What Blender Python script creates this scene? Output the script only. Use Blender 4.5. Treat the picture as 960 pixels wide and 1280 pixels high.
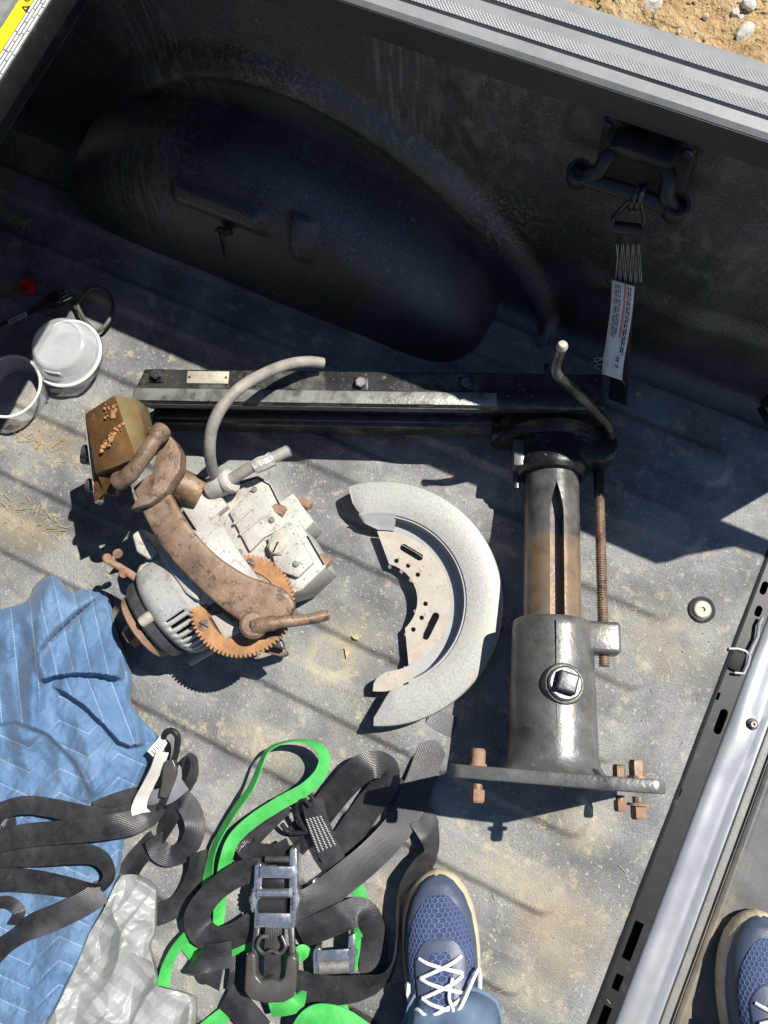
import bpy, bmesh, math, random
from mathutils import Vector, Matrix, noise

for o in list(bpy.data.objects):
    bpy.data.objects.remove(o)
scene = bpy.context.scene
R = math.radians
V = Vector

# ---------------------------------------------------------------- camera
# World frame: X runs along the truck bed towards the tailgate, Y across it
# towards the side wall, Z up; the bed floor is z = 0, in metres.
CAM_H = 1.15
CX = V((0.90219376, 0.42473292, -0.07515561))
CY = V((0.40374883, -0.89289134, -0.19932870))
CZ = V((-0.15176725, 0.14948912, -0.97704642))
cam_data = bpy.data.cameras.new('camera')
cam = bpy.data.objects.new('camera', cam_data)
scene.collection.objects.link(cam)
mw = Matrix.Identity(4)
for i in range(3):
    mw[i][0] = CX[i]
    mw[i][1] = -CY[i]
    mw[i][2] = -CZ[i]
mw[2][3] = CAM_H
cam.matrix_world = mw
cam_data.sensor_fit = 'VERTICAL'
cam_data.sensor_height = 36.0
cam_data.sensor_width = 27.0
cam_data.lens = 36.0 * 890.0 / 1280.0
cam_data.clip_start = 0.02
cam_data.clip_end = 2000.0
scene.camera = cam

# ---------------------------------------------------------------- sky, sun, exposure
SUN = V((0.40, 0.562, 1.0)).normalized()
world = bpy.data.worlds.new('World')
scene.world = world
world.use_nodes = True
wn = world.node_tree
wn.nodes.clear()
sky = wn.nodes.new('ShaderNodeTexSky')
sky.sky_type = 'NISHITA'
sky.sun_disc = False
sky.sun_elevation = math.asin(SUN.z)
sky.sun_rotation = math.atan2(SUN.x, SUN.y)
sky.air_density = 1.0
sky.dust_density = 0.1
sky.ozone_density = 2.5
bg = wn.nodes.new('ShaderNodeBackground')
bg.inputs['Strength'].default_value = 0.062
wo = wn.nodes.new('ShaderNodeOutputWorld')
wn.links.new(sky.outputs[0], bg.inputs[0])
wn.links.new(bg.outputs[0], wo.inputs[0])
sd = bpy.data.lights.new('sun', 'SUN')
sd.energy = 4.6
sd.angle = R(0.5)
sd.color = (1.0, 0.955, 0.88)
sun = bpy.data.objects.new('sun', sd)
sun.rotation_euler = SUN.to_track_quat('Z', 'Y').to_euler()
sun.location = (2, 3, 5)
scene.collection.objects.link(sun)
vs = scene.view_settings
vs.view_transform = 'Standard'
vs.look = 'None'
vs.exposure = 0.66
vs.gamma = 1.0
vs.use_curve_mapping = False
scene.cycles.max_bounces = 6
scene.cycles.transparent_max_bounces = 8

# ---------------------------------------------------------------- helpers
def P(px, py, z=0.0):
    """point of the place at height z that lies on the line of sight of a photo pixel"""
    d = CX * ((px - 480) / 890) + CY * ((py - 640) / 890) + CZ
    t = (z - CAM_H) / d.z
    return V((d.x * t, d.y * t, z))

def PY(px, py, y):
    d = CX * ((px - 480) / 890) + CY * ((py - 640) / 890) + CZ
    t = y / d.y
    return V((d.x * t, y, CAM_H + d.z * t))

def lerp(a, b, t):
    return a + (b - a) * t

def sstep(a, b, x):
    t = max(0.0, min(1.0, (x - a) / (b - a)))
    return t * t * (3 - 2 * t)

def catmull(pts, n=8):
    out = []
    m = len(pts)
    for i in range(m - 1):
        p0 = pts[max(i - 1, 0)]; p1 = pts[i]; p2 = pts[i + 1]; p3 = pts[min(i + 2, m - 1)]
        for k in range(n):
            t = k / n
            out.append(tuple(0.5 * ((2 * b) + (-a + c) * t + (2 * a - 5 * b + 4 * c - d) * t * t + (-a + 3 * b - 3 * c + d) * t ** 3)
                             for a, b, c, d in zip(p0, p1, p2, p3)))
    out.append(tuple(pts[-1]))
    return out

def root_loc(o):
    while o.parent is not None:
        o = o.parent
    return o.location.copy()

def frame(axis, up=V((0, 0, 1))):
    a = axis.normalized()
    if abs(a.dot(up)) > 0.98:
        up = V((0, 1, 0))
    x = up.cross(a).normalized()
    return x, a.cross(x), a          # x, y, axis

class MB:
    """collects shapes that become ONE mesh object"""
    def __init__(s):
        s.v = []; s.f = []; s.uv = None
    def add(s, vs, fs):
        b = len(s.v)
        s.v += [V(p) for p in vs]
        s.f += [tuple(i + b for i in f) for f in fs]
        return s
    def box(s, c, size, ax=None):
        ax = ax or (V((1, 0, 0)), V((0, 1, 0)), V((0, 0, 1)))
        c = V(c); h = [x / 2 for x in size]
        vs = [c + ax[0] * (i * h[0]) + ax[1] * (j * h[1]) + ax[2] * (k * h[2]) for i in (-1, 1) for j in (-1, 1) for k in (-1, 1)]
        return s.add(vs, [(0, 1, 3, 2), (4, 6, 7, 5), (0, 4, 5, 1), (2, 3, 7, 6), (0, 2, 6, 4), (1, 5, 7, 3)])
    def lathe(s, org, axis, prof, n=24, up=V((0, 0, 1)), closed=False, ph=0.0):
        x, y, a = frame(V(axis), up)
        org = V(org); vs = []; fs = []
        for r, h in prof:
            for k in range(n):
                t = 2 * math.pi * k / n + ph
                vs.append(org + a * h + (x * math.cos(t) + y * math.sin(t)) * r)
        m = len(prof)
        for i in range(m - 1 + (1 if closed else 0)):
            j = (i + 1) % m
            for k in range(n):
                l = (k + 1) % n
                fs.append((i * n + k, i * n + l, j * n + l, j * n + k))
        if not closed:
            fs.append(tuple(range(n))[::-1])
            fs.append(tuple((m - 1) * n + k for k in range(n)))
        return s.add(vs, fs)
    def cyl(s, p0, p1, r0, r1=None, n=20, up=V((0, 0, 1)), ph=0.0):
        p0 = V(p0); p1 = V(p1)
        return s.lathe(p0, p1 - p0, [(r0, 0), (r0 if r1 is None else r1, (p1 - p0).length)], n, up, ph=ph)
    def tube(s, pts, r, n=10, closed=False):
        pts = [V(p) for p in pts]; m = len(pts); vs = []; fs = []
        prev = None
        for i in range(m):
            if closed:
                t = (pts[(i + 1) % m] - pts[i - 1]).normalized()
            else:
                t = (pts[min(i + 1, m - 1)] - pts[max(i - 1, 0)]).normalized()
            if prev is None:
                x, y, _ = frame(t)
            else:
                x = (prev - t * prev.dot(t)).normalized(); y = t.cross(x)
            prev = x
            rr = r[i] if isinstance(r, (list, tuple)) else r
            for k in range(n):
                a = 2 * math.pi * k / n
                vs.append(pts[i] + (x * math.cos(a) + y * math.sin(a)) * rr)
        for i in range(m if closed else m - 1):
            j = (i + 1) % m
            for k in range(n):
                l = (k + 1) % n
                fs.append((i * n + k, i * n + l, j * n + l, j * n + k))
        if not closed:
            fs.append(tuple(range(n))[::-1]); fs.append(tuple((m - 1) * n + k for k in range(n)))
        return s.add(vs, fs)
    def prism(s, pts, vec):
        pts = [V(p) for p in pts]; n = len(pts); vec = V(vec)
        vs = pts + [p + vec for p in pts]
        fs = [tuple(range(n))[::-1], tuple(range(n, 2 * n))]
        fs += [(i, (i + 1) % n, (i + 1) % n + n, i + n) for i in range(n)]
        return s.add(vs, fs)
    def holes(s, outer, inners, vec):
        """flat plate with real holes, thickness along vec"""
        bm = bmesh.new(); vec = V(vec)
        es = []
        for loop in [outer] + inners:
            vl = [bm.verts.new(V(p)) for p in loop]
            es += [bm.edges.new((vl[i], vl[(i + 1) % len(vl)])) for i in range(len(vl))]
        bmesh.ops.triangle_fill(bm, edges=es, use_beauty=True, normal=vec)
        g = bmesh.ops.extrude_face_region(bm, geom=bm.faces[:])
        bmesh.ops.translate(bm, verts=[e for e in g['geom'] if isinstance(e, bmesh.types.BMVert)], vec=vec)
        bmesh.ops.recalc_face_normals(bm, faces=bm.faces[:])
        bm.verts.index_update()
        s.add([v.co.copy() for v in bm.verts], [tuple(v.index for v in f.verts) for f in bm.faces])
        bm.free()
        return s
    def build(s, name, m, parent=None, bevel=0.0, seg=2, sharp=35, recalc=True, flat=False):
        me = bpy.data.meshes.new(name)
        off = root_loc(parent) if parent is not None else V((0, 0, 0))
        me.from_pydata([p - off for p in s.v], [], s.f)
        if recalc or bevel:
            bm = bmesh.new(); bm.from_mesh(me)
            if recalc:
                bmesh.ops.recalc_face_normals(bm, faces=bm.faces[:])
            if bevel:
                ed = [e for e in bm.edges if len(e.link_faces) == 2 and e.calc_face_angle(0) > R(28)]
                bmesh.ops.bevel(bm, geom=ed, offset=bevel, segments=seg, profile=0.5, affect='EDGES', clamp_overlap=True)
            bm.to_mesh(me); bm.free()
        if s.uv:
            l = me.uv_layers.new(name='UVMap')
            for i, lp in enumerate(me.loops):
                l.data[i].uv = s.uv[lp.vertex_index]
        if not flat:
            me.shade_smooth()
            me.set_sharp_from_angle(angle=R(sharp))
        me.materials.append(m)
        o = bpy.data.objects.new(name, me)
        scene.collection.objects.link(o)
        if parent is not None:
            o.parent = parent
        return o

def thing(name, label, cat, loc, group=None):
    o = bpy.data.objects.new(name, None)
    o.empty_display_size = 0.05
    o.location = V(loc)
    o['label'] = label; o['category'] = cat
    if group:
        o['group'] = group
    scene.collection.objects.link(o)
    return o

def tag(o, label, cat, group=None):
    o['label'] = label; o['category'] = cat
    if group:
        o['group'] = group
    return o

def rebase(o):
    """move a one-mesh thing's origin to its base"""
    me = o.data
    c = sum((v.co for v in me.vertices), V()) / len(me.vertices)
    c.z = min(v.co.z for v in me.vertices)
    me.transform(Matrix.Translation(-c)); o.location = c
    return o

# ---------------------------------------------------------------- materials
def ramp(nt, stops, src):
    r = nt.nodes.new('ShaderNodeValToRGB')
    el = r.color_ramp.elements
    while len(el) < len(stops):
        el.new(0.5)
    for e, (p, c) in zip(el, stops):
        e.position = p
        e.color = (c if isinstance(c, tuple) else (c, c, c)) + (1,)
    nt.links.new(src, r.inputs[0])
    return r.outputs[0]

def mat(name, stops, scale=40, rough=0.6, metal=0.0, bump=0.0, bscale=200, detail=4, layers=(), coat=0.0, spec=0.5,
        rvar=0.0, stretch=None, coord='Object', bdist=0.002, dist=0.0, sheen=0.0):
    """noise-coloured surface; layers are (scale, lo, hi, colour, strength) patches of dust, rust, worn paint or painted light"""
    detail = min(detail, 4)
    m = bpy.data.materials.new(name)
    m.use_nodes = True
    nt = m.node_tree
    b = nt.nodes['Principled BSDF']
    tc = nt.nodes.new('ShaderNodeTexCoord')
    src = tc.outputs[coord]
    if stretch:
        mp = nt.nodes.new('ShaderNodeMapping')
        mp.inputs['Scale'].default_value = stretch
        nt.links.new(src, mp.inputs[0]); src = mp.outputs[0]
    def nz(sc, det=detail, rgh=0.6):
        n = nt.nodes.new('ShaderNodeTexNoise')
        n.inputs['Scale'].default_value = sc; n.inputs['Detail'].default_value = det; n.inputs['Roughness'].default_value = rgh
        n.inputs['Distortion'].default_value = dist
        nt.links.new(src, n.inputs['Vector'])
        return n.outputs[0]
    if isinstance(stops, tuple):
        stops = [(0.3, tuple(x * 0.85 for x in stops)), (0.7, tuple(min(1, x * 1.12) for x in stops))]
    base = nz(scale)
    col = ramp(nt, stops, base)
    for i, (sc, lo, hi, c, st) in enumerate(layers):
        k = ramp(nt, [(lo, 0.0), (hi, float(st))], nz(sc + i * 0.37, 4, 0.66))
        mx = nt.nodes.new('ShaderNodeMix'); mx.data_type = 'RGBA'
        nt.links.new(k, mx.inputs[0]); nt.links.new(col, mx.inputs[6]); mx.inputs[7].default_value = c + (1,)
        col = mx.outputs[2]
    nt.links.new(col, b.inputs['Base Color'])
    b.inputs['Metallic'].default_value = metal
    b.inputs['Specular IOR Level'].default_value = spec
    if rvar:
        nt.links.new(ramp(nt, [(0.3, max(0.02, rough - rvar)), (0.7, min(1.0, rough + rvar))], nz(scale * 1.7)), b.inputs['Roughness'])
    else:
        b.inputs['Roughness'].default_value = rough
    if coat:
        b.inputs['Coat Weight'].default_value = coat; b.inputs['Coat Roughness'].default_value = 0.15
    if sheen:
        b.inputs['Sheen Weight'].default_value = sheen
    if bump:
        bp = nt.nodes.new('ShaderNodeBump')
        bp.inputs['Strength'].default_value = bump; bp.inputs['Distance'].default_value = bdist
        nt.links.new(nz(bscale, 2, 0.6), bp.inputs['Height'])
        nt.links.new(bp.outputs[0], b.inputs['Normal'])
    m['col_socket'] = 1
    return m

def nodes_of(m):
    nt = m.node_tree
    return nt, nt.nodes['Principled BSDF']

def col_src(m):
    nt, b = nodes_of(m)
    return b.inputs['Base Color'].links[0].from_socket

def overlay(m, fac, color):
    """mix a flat colour over a material where the socket fac is 1"""
    nt, b = nodes_of(m)
    mx = nt.nodes.new('ShaderNodeMix'); mx.data_type = 'RGBA'
    nt.links.new(fac, mx.inputs[0]); nt.links.new(col_src(m), mx.inputs[6]); mx.inputs[7].default_value = color + (1,)
    nt.links.new(mx.outputs[2], b.inputs['Base Color'])

def math_node(nt, op, a, b=None, clamp=False):
    n = nt.nodes.new('ShaderNodeMath'); n.operation = op; n.use_clamp = clamp
    for i, x in enumerate((a, b)):
        if x is None:
            continue
        if isinstance(x, (int, float)):
            n.inputs[i].default_value = x
        else:
            nt.links.new(x, n.inputs[i])
    return n.outputs[0]

DUST = (0.36, 0.31, 0.22)
M = {}
M['floor'] = mat('bed_liner_rubber', [(0.36, (0.122, 0.125, 0.128)), (0.5, (0.195, 0.197, 0.196)), (0.64, (0.275, 0.274, 0.264))], 11, 0.6, 0, 1.0, 420, 10,
                 layers=[(3.2, 0.53, 0.70, (0.27, 0.24, 0.175), 0.42), (330, 0.50, 0.62, (0.07, 0.071, 0.073), 0.38), (38, 0.57, 0.66, (0.40, 0.35, 0.25), 0.65), (170, 0.60, 0.67, (0.50, 0.47, 0.38), 0.65)], bdist=0.0016, spec=0.45)
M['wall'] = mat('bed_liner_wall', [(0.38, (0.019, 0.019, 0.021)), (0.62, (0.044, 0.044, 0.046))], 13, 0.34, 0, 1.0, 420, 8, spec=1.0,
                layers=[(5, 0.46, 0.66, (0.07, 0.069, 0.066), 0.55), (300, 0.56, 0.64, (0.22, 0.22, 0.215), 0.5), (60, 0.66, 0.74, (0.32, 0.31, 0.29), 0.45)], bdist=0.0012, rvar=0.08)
M['rail'] = mat('rail_plastic', [(0.35, (0.21, 0.21, 0.211)), (0.65, (0.26, 0.259, 0.255))], 30, 0.42, 0, 0.35, 700, 6, bdist=0.0006, layers=[(12, 0.6, 0.8, (0.3, 0.28, 0.24), 0.4)])
M['rail_face'] = mat('rail_face_plastic', [(0.35, (0.028, 0.028, 0.028)), (0.65, (0.042, 0.041, 0.039))], 25, 0.5, 0, 0.3, 600, 6, bdist=0.0006, layers=[(9, 0.6, 0.8, (0.09, 0.085, 0.075), 0.4)])
M['knurl'] = mat('knurled_tread', (0.30, 0.299, 0.295), 60, 0.38)
M['black'] = mat('black_plastic', [(0.3, (0.008, 0.008, 0.009)), (0.7, (0.016, 0.016, 0.017))], 60, 0.45, 0, 0.25, 500, 5, bdist=0.0006, layers=[(40, 0.62, 0.75, (0.10, 0.095, 0.085), 0.4)])
M['void'] = mat('recess_shade_black', (0.004, 0.004, 0.004), 30, 0.7)  # near-black: shade inside holes, slots and pockets put into the colour
M['silver'] = mat('silver_paint', [(0.35, (0.40, 0.415, 0.44)), (0.65, (0.48, 0.495, 0.515))], 12, 0.40, 0.45, 0, 200, 5, coat=0.25, layers=[(60, 0.60, 0.75, (0.55, 0.5, 0.4), 0.35), (7, 0.58, 0.8, (0.42, 0.38, 0.30), 0.4)], rvar=0.08)
M['tailgate'] = mat('tailgate_plastic', [(0.35, (0.075, 0.076, 0.078)), (0.65, (0.12, 0.12, 0.12))], 14, 0.5, 0, 0.4, 500, 8, layers=[(5, 0.5, 0.68, (0.30, 0.25, 0.17), 0.75)], bdist=0.001)
M['grey_trim'] = mat('grey_trim', (0.20, 0.20, 0.19), 25, 0.5, 0, 0.3, 300, 6, layers=[(30, 0.55, 0.75, DUST, 0.5)])
M['blackpaint'] = mat('worn_black_paint', [(0.35, (0.009, 0.009, 0.010)), (0.65, (0.020, 0.020, 0.021))], 22, 0.34, 0.0, 0.35, 90, 9, layers=[(26, 0.58, 0.75, (0.20, 0.19, 0.165), 0.65), (120, 0.62, 0.72, (0.34, 0.33, 0.30), 0.55)], rvar=0.12, bdist=0.0015)
M['blackpaint_dusty'] = mat('dusty_black_paint', [(0.35, (0.022, 0.022, 0.022)), (0.65, (0.055, 0.053, 0.048))], 20, 0.33, 0.1, 0.4, 110, 9, coat=0.2, layers=[(18, 0.52, 0.70, (0.24, 0.228, 0.195), 0.6), (130, 0.60, 0.72, (0.40, 0.38, 0.33), 0.5)], rvar=0.12, bdist=0.0012)
M['worn'] = mat('worn_sunlit_edge', [(0.32, (0.10, 0.098, 0.09)), (0.6, (0.27, 0.265, 0.245))], 34, 0.4, 0.25, 0.3, 200, 6, layers=[(50, 0.56, 0.68, (0.04, 0.04, 0.04), 0.7)])  # wear plus the sunlit highlight of the arm edge, put into the colour
M['sleeve'] = mat('worn_grey_casting', [(0.3, (0.07, 0.07, 0.07)), (0.7, (0.18, 0.18, 0.175))], 24, 0.38, 0.4, 0.35, 180, 9, layers=[(16, 0.50, 0.70, (0.20, 0.185, 0.14), 0.6), (140, 0.62, 0.74, (0.42, 0.42, 0.42), 0.5)], rvar=0.1, bdist=0.0012)
M['column'] = mat('oily_steel_column', [(0.35, (0.06, 0.058, 0.054)), (0.65, (0.14, 0.135, 0.125))], 30, 0.33, 0.25, 0.15, 150, 9, layers=[(24, 0.56, 0.72, (0.22, 0.19, 0.13), 0.6)], rvar=0.1)
M['rust'] = mat('brown_rust', [(0.3, (0.115, 0.074, 0.050)), (0.48, (0.20, 0.132, 0.088)), (0.7, (0.29, 0.208, 0.150))], 26, 0.55, 0.25, 0.5, 220, 10, layers=[(22, 0.52, 0.72, (0.27, 0.225, 0.18), 0.8), (11, 0.52, 0.66, (0.33, 0.175, 0.07), 0.45), (75, 0.54, 0.62, (0.06, 0.036, 0.027), 0.8), (150, 0.60, 0.66, (0.42, 0.30, 0.2), 0.6)], bdist=0.001)
M['rust_orange'] = mat('orange_rust', [(0.3, (0.24, 0.115, 0.048)), (0.7, (0.45, 0.235, 0.10))], 45, 0.75, 0.05, 0.5, 260, 10, layers=[(40, 0.56, 0.72, (0.20, 0.10, 0.055), 0.7)], bdist=0.001)
M['rust_pink'] = mat('pale_rust', [(0.3, (0.21, 0.118, 0.072)), (0.7, (0.36, 0.225, 0.15))], 60, 0.75, 0.0, 0.4, 260, 10, layers=[(50, 0.56, 0.72, (0.22, 0.11, 0.07), 0.7)])
M['hood'] = mat('oily_rusted_steel', [(0.3, (0.10, 0.05, 0.022)), (0.55, (0.21, 0.115, 0.045)), (0.75, (0.32, 0.20, 0.08))], 20, 0.36, 0.25, 0.3, 160, 10, layers=[(34, 0.60, 0.72, (0.50, 0.24, 0.13), 0.7), (15, 0.56, 0.75, (0.10, 0.085, 0.07), 0.6)], rvar=0.12)
M['hood_side'] = mat('yellow_chromate_steel', [(0.3, (0.16, 0.11, 0.045)), (0.7, (0.27, 0.205, 0.10))], 24, 0.38, 0.35, 0.2, 160, 10, layers=[(20, 0.55, 0.72, (0.22, 0.11, 0.045), 0.7)])
M['alu'] = mat('painted_aluminium', [(0.32, (0.37, 0.36, 0.325)), (0.68, (0.52, 0.505, 0.46))], 26, 0.6, 0.05, 0.4, 160, 10, layers=[(15, 0.57, 0.72, (0.25, 0.245, 0.235), 0.8), (210, 0.60, 0.66, (0.14, 0.115, 0.09), 0.85), (30, 0.58, 0.68, (0.30, 0.20, 0.115), 0.75), (70, 0.60, 0.68, (0.20, 0.18, 0.155), 0.7)], bdist=0.001)
M['alu_bell'] = mat('grey_aluminium', [(0.32, (0.37, 0.37, 0.355)), (0.68, (0.55, 0.54, 0.50))], 20, 0.52, 0.2, 0.3, 160, 10, layers=[(20, 0.58, 0.74, (0.22, 0.21, 0.19), 0.75), (190, 0.60, 0.67, (0.14, 0.115, 0.09), 0.75), (36, 0.60, 0.70, (0.27, 0.19, 0.12), 0.6)], bdist=0.001)
M['zinc'] = mat('zinc_plate', [(0.3, (0.55, 0.56, 0.58)), (0.7, (0.72, 0.73, 0.74))], 60, 0.26, 0.9, 0.1, 200, 6, layers=[(40, 0.62, 0.75, (0.3, 0.3, 0.3), 0.5)], rvar=0.1)
M['guard'] = mat('galvanised_guard', [(0.34, (0.295, 0.292, 0.275)), (0.5, (0.355, 0.35, 0.33)), (0.66, (0.42, 0.412, 0.385))], 330, 0.5, 0.15, 0.3, 420, 8, layers=[(14, 0.54, 0.75, (0.42, 0.40, 0.34), 0.55), (26, 0.60, 0.72, (0.36, 0.29, 0.19), 0.55), (60, 0.62, 0.70, (0.22, 0.215, 0.2), 0.5)], bdist=0.0006)
M['guard_plain'] = mat('guard_sheet', (0.36, 0.365, 0.37), 20, 0.5, 0.15, 0.15, 300, 8, layers=[(18, 0.58, 0.75, (0.42, 0.36, 0.26), 0.5)])
M['beige'] = mat('beige_steel_plate', [(0.3, (0.36, 0.32, 0.265)), (0.7, (0.47, 0.425, 0.36))], 30, 0.6, 0.05, 0.2, 300, 9, layers=[(16, 0.58, 0.75, (0.33, 0.25, 0.18), 0.7), (90, 0.60, 0.68, (0.22, 0.16, 0.11), 0.7), (26, 0.56, 0.70, (0.30, 0.29, 0.27), 0.6)])
M['rubber'] = mat('grey_rubber_cable', [(0.3, (0.20, 0.185, 0.16)), (0.7, (0.32, 0.30, 0.265))], 40, 0.6, 0, 0.3, 200, 8, layers=[(30, 0.6, 0.75, (0.12, 0.105, 0.09), 0.6)])
M['cord'] = mat('black_cord', (0.02, 0.02, 0.021), 40, 0.4, 0, 0, 200, 5)
M['cord_grey'] = mat('grey_cord', (0.09, 0.088, 0.08), 50, 0.5)
M['white'] = mat('white_label', (0.74, 0.73, 0.70), 50, 0.6, 0, 0.1, 200, 5, layers=[(40, 0.6, 0.8, (0.5, 0.46, 0.38), 0.4)])
M['ink'] = mat('black_ink', (0.02, 0.02, 0.025), 50, 0.5)
M['inkblue'] = mat('blue_ink', (0.02, 0.03, 0.10), 50, 0.5)
M['orange'] = mat('orange_print', (0.62, 0.18, 0.05), 50, 0.5)
M['yellow'] = mat('yellow_label', (0.80, 0.60, 0.01), 20, 0.5)
M['red'] = mat('red_plastic', (0.62, 0.02, 0.03), 60, 0.4)
M['brassplate'] = mat('brass_name_plate', [(0.3, (0.40, 0.36, 0.27)), (0.7, (0.58, 0.54, 0.43))], 50, 0.5, 0.3, 0.3, 300, 9)
M['sole'] = mat('tan_sole_rubber', [(0.3, (0.44, 0.36, 0.24)), (0.7, (0.62, 0.54, 0.40))], 40, 0.65, 0, 0.3, 300, 9, layers=[(30, 0.58, 0.75, (0.22, 0.17, 0.10), 0.6)])
M['shoe_smooth'] = mat('blue_grey_synthetic', [(0.3, (0.042, 0.058, 0.10)), (0.7, (0.068, 0.088, 0.14))], 30, 0.45, 0, 0.2, 400, 8, layers=[(20, 0.56, 0.76, (0.20, 0.20, 0.20), 0.4)])
M['lace'] = mat('white_lace', (0.76, 0.76, 0.78), 200, 0.8, 0, 0.6, 900, 4, bdist=0.001)
M['dirt'] = mat('dry_dirt', [(0.3, (0.20, 0.12, 0.05)), (0.5, (0.36, 0.24, 0.11)), (0.7, (0.46, 0.34, 0.18))], 9, 0.95, 0, 0.9, 60, 12, layers=[(30, 0.55, 0.7, (0.52, 0.42, 0.27), 0.6), (6, 0.58, 0.7, (0.12, 0.085, 0.05), 0.6)], bdist=0.02)
M['stone'] = mat('pale_stone', [(0.3, (0.42, 0.39, 0.33)), (0.7, (0.62, 0.60, 0.55))], 20, 0.9, 0, 0.6, 80, 10, bdist=0.006)
M['gravel'] = mat('mixed_gravel', [(0.3, (0.24, 0.16, 0.09)), (0.5, (0.42, 0.33, 0.2)), (0.7, (0.55, 0.5, 0.42))], 5, 0.9, 0, 0.5, 80, 8, bdist=0.006)
M['straw'] = mat('dry_straw', [(0.3, (0.36, 0.25, 0.10)), (0.7, (0.56, 0.44, 0.22))], 30, 0.85)
M['chip'] = mat('bark_chip', [(0.3, (0.35, 0.28, 0.16)), (0.7, (0.55, 0.47, 0.30))], 60, 0.85)
M['tape'] = mat('silver_tape', (0.52, 0.51, 0.48), 60, 0.45, 0.3, 0.9, 120, 6, bdist=0.003)
M['cover'] = mat('tonneau_vinyl', [(0.3, (0.10, 0.098, 0.09)), (0.7, (0.24, 0.235, 0.22))], 60, 0.55, 0, 0.4, 300, 9, layers=[(20, 0.55, 0.75, (0.33, 0.30, 0.25), 0.5)])
M['screw'] = mat('worn_steel', [(0.3, (0.22, 0.21, 0.19)), (0.7, (0.40, 0.38, 0.34))], 90, 0.45, 0.6, 0.2, 300, 8)
M['screw_tan'] = mat('dusty_steel', [(0.3, (0.36, 0.33, 0.26)), (0.7, (0.55, 0.51, 0.42))], 90, 0.6, 0.2, 0.3, 300, 8)
M['darksteel'] = mat('blackened_steel', [(0.3, (0.05, 0.05, 0.053)), (0.7, (0.12, 0.12, 0.125))], 50, 0.42, 0.5, 0.2, 150, 8, layers=[(60, 0.6, 0.75, (0.3, 0.28, 0.25), 0.5)])
M['wire'] = mat('black_coated_wire', (0.018, 0.018, 0.02), 50, 0.25)
M['handle'] = mat('black_grip_plastic', [(0.3, (0.045, 0.043, 0.038)), (0.7, (0.085, 0.08, 0.07))], 30, 0.3, 0, 0.1, 200, 6)

# knurled diamond tread
nt, b = nodes_of(M['knurl'])
tc = nt.nodes.new('ShaderNodeTexCoord')
mp = nt.nodes.new('ShaderNodeMapping'); mp.inputs['Rotation'].default_value = (0, 0, R(45)); mp.inputs['Scale'].default_value = (360, 360, 360)
ck = nt.nodes.new('ShaderNodeTexVoronoi'); ck.inputs['Randomness'].default_value = 0.0; ck.inputs['Scale'].default_value = 1.0; ck.voronoi_dimensions = '2D'
nt.links.new(tc.outputs['Object'], mp.inputs[0]); nt.links.new(mp.outputs[0], ck.inputs['Vector'])
bp = nt.nodes.new('ShaderNodeBump'); bp.inputs['Strength'].default_value = 1.0; bp.inputs['Distance'].default_value = 0.0012; bp.invert = True
nt.links.new(ck.outputs['Distance'], bp.inputs['Height']); nt.links.new(bp.outputs[0], b.inputs['Normal'])
overlay(M['knurl'], ramp(nt, [(0.45, 0.0), (0.62, 0.85)], ck.outputs['Distance']), (0.05, 0.05, 0.05))

def webbing(name, c1, c2, rough=0.55, thread=None):
    m = mat(name, [(0.35, c1), (0.65, c2)], 30, rough, 0, 0, 100, 8, coord='UV', sheen=0.0, layers=[(18, 0.50, 0.68, tuple(min(1, x * 1.4 + 0.035) for x in c2), 0.45), (90, 0.60, 0.70, tuple(min(1, x * 1.2 + 0.05) for x in c2), 0.4)])  # pale layers put the straps' lit-to-dark variation into the colour
    nt, b = nodes_of(m)
    uv = nt.nodes.new('ShaderNodeTexCoord').outputs['UV']
    sx = nt.nodes.new('ShaderNodeSeparateXYZ'); nt.links.new(uv, sx.inputs[0])
    w1 = math_node(nt, 'SINE', math_node(nt, 'MULTIPLY', math_node(nt, 'ADD', sx.outputs[0], math_node(nt, 'MULTIPLY', sx.outputs[1], 0.6)), 2 * math.pi / 0.0019))
    w2 = math_node(nt, 'SINE', math_node(nt, 'MULTIPLY', sx.outputs[1], 2 * math.pi / 0.0024))
    h = math_node(nt, 'ADD', w1, math_node(nt, 'MULTIPLY', w2, 0.7))
    bp = nt.nodes.new('ShaderNodeBump'); bp.inputs['Strength'].default_value = 0.35; bp.inputs['Distance'].default_value = 0.0005
    nt.links.new(h, bp.inputs['Height']); nt.links.new(bp.outputs[0], b.inputs['Normal'])
    k = math_node(nt, 'MULTIPLY', math_node(nt, 'ADD', w1, 1.0), 0.22)
    overlay(m, k, tuple(x * 0.45 for x in c1))
    return m
M['web'] = webbing('black_webbing', (0.017, 0.0168, 0.019), (0.046, 0.044, 0.050), 0.30)
M['web_green'] = webbing('green_webbing', (0.045, 0.40, 0.065), (0.085, 0.54, 0.12), 0.5)
M['web_grey'] = webbing('grey_webbing', (0.12, 0.12, 0.14), (0.20, 0.20, 0.22), 0.5)
M['web_white'] = webbing('white_tag_webbing', (0.55, 0.53, 0.48), (0.70, 0.68, 0.63), 0.7)
M['thread'] = mat('white_thread', (0.55, 0.55, 0.53), 100, 0.8)

# frosted clear plastic of the tubs
def frosted(name, col, trans, rough):
    m = mat(name, col, 30, rough)
    nt, b = nodes_of(m)
    b.inputs['Alpha'].default_value = 1 - trans
    return m
M['tub'] = frosted('frosted_plastic', (0.72, 0.74, 0.76), 0.76, 0.2)
M['tub_rim'] = frosted('milky_plastic', (0.80, 0.80, 0.78), 0.18, 0.35)

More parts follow.
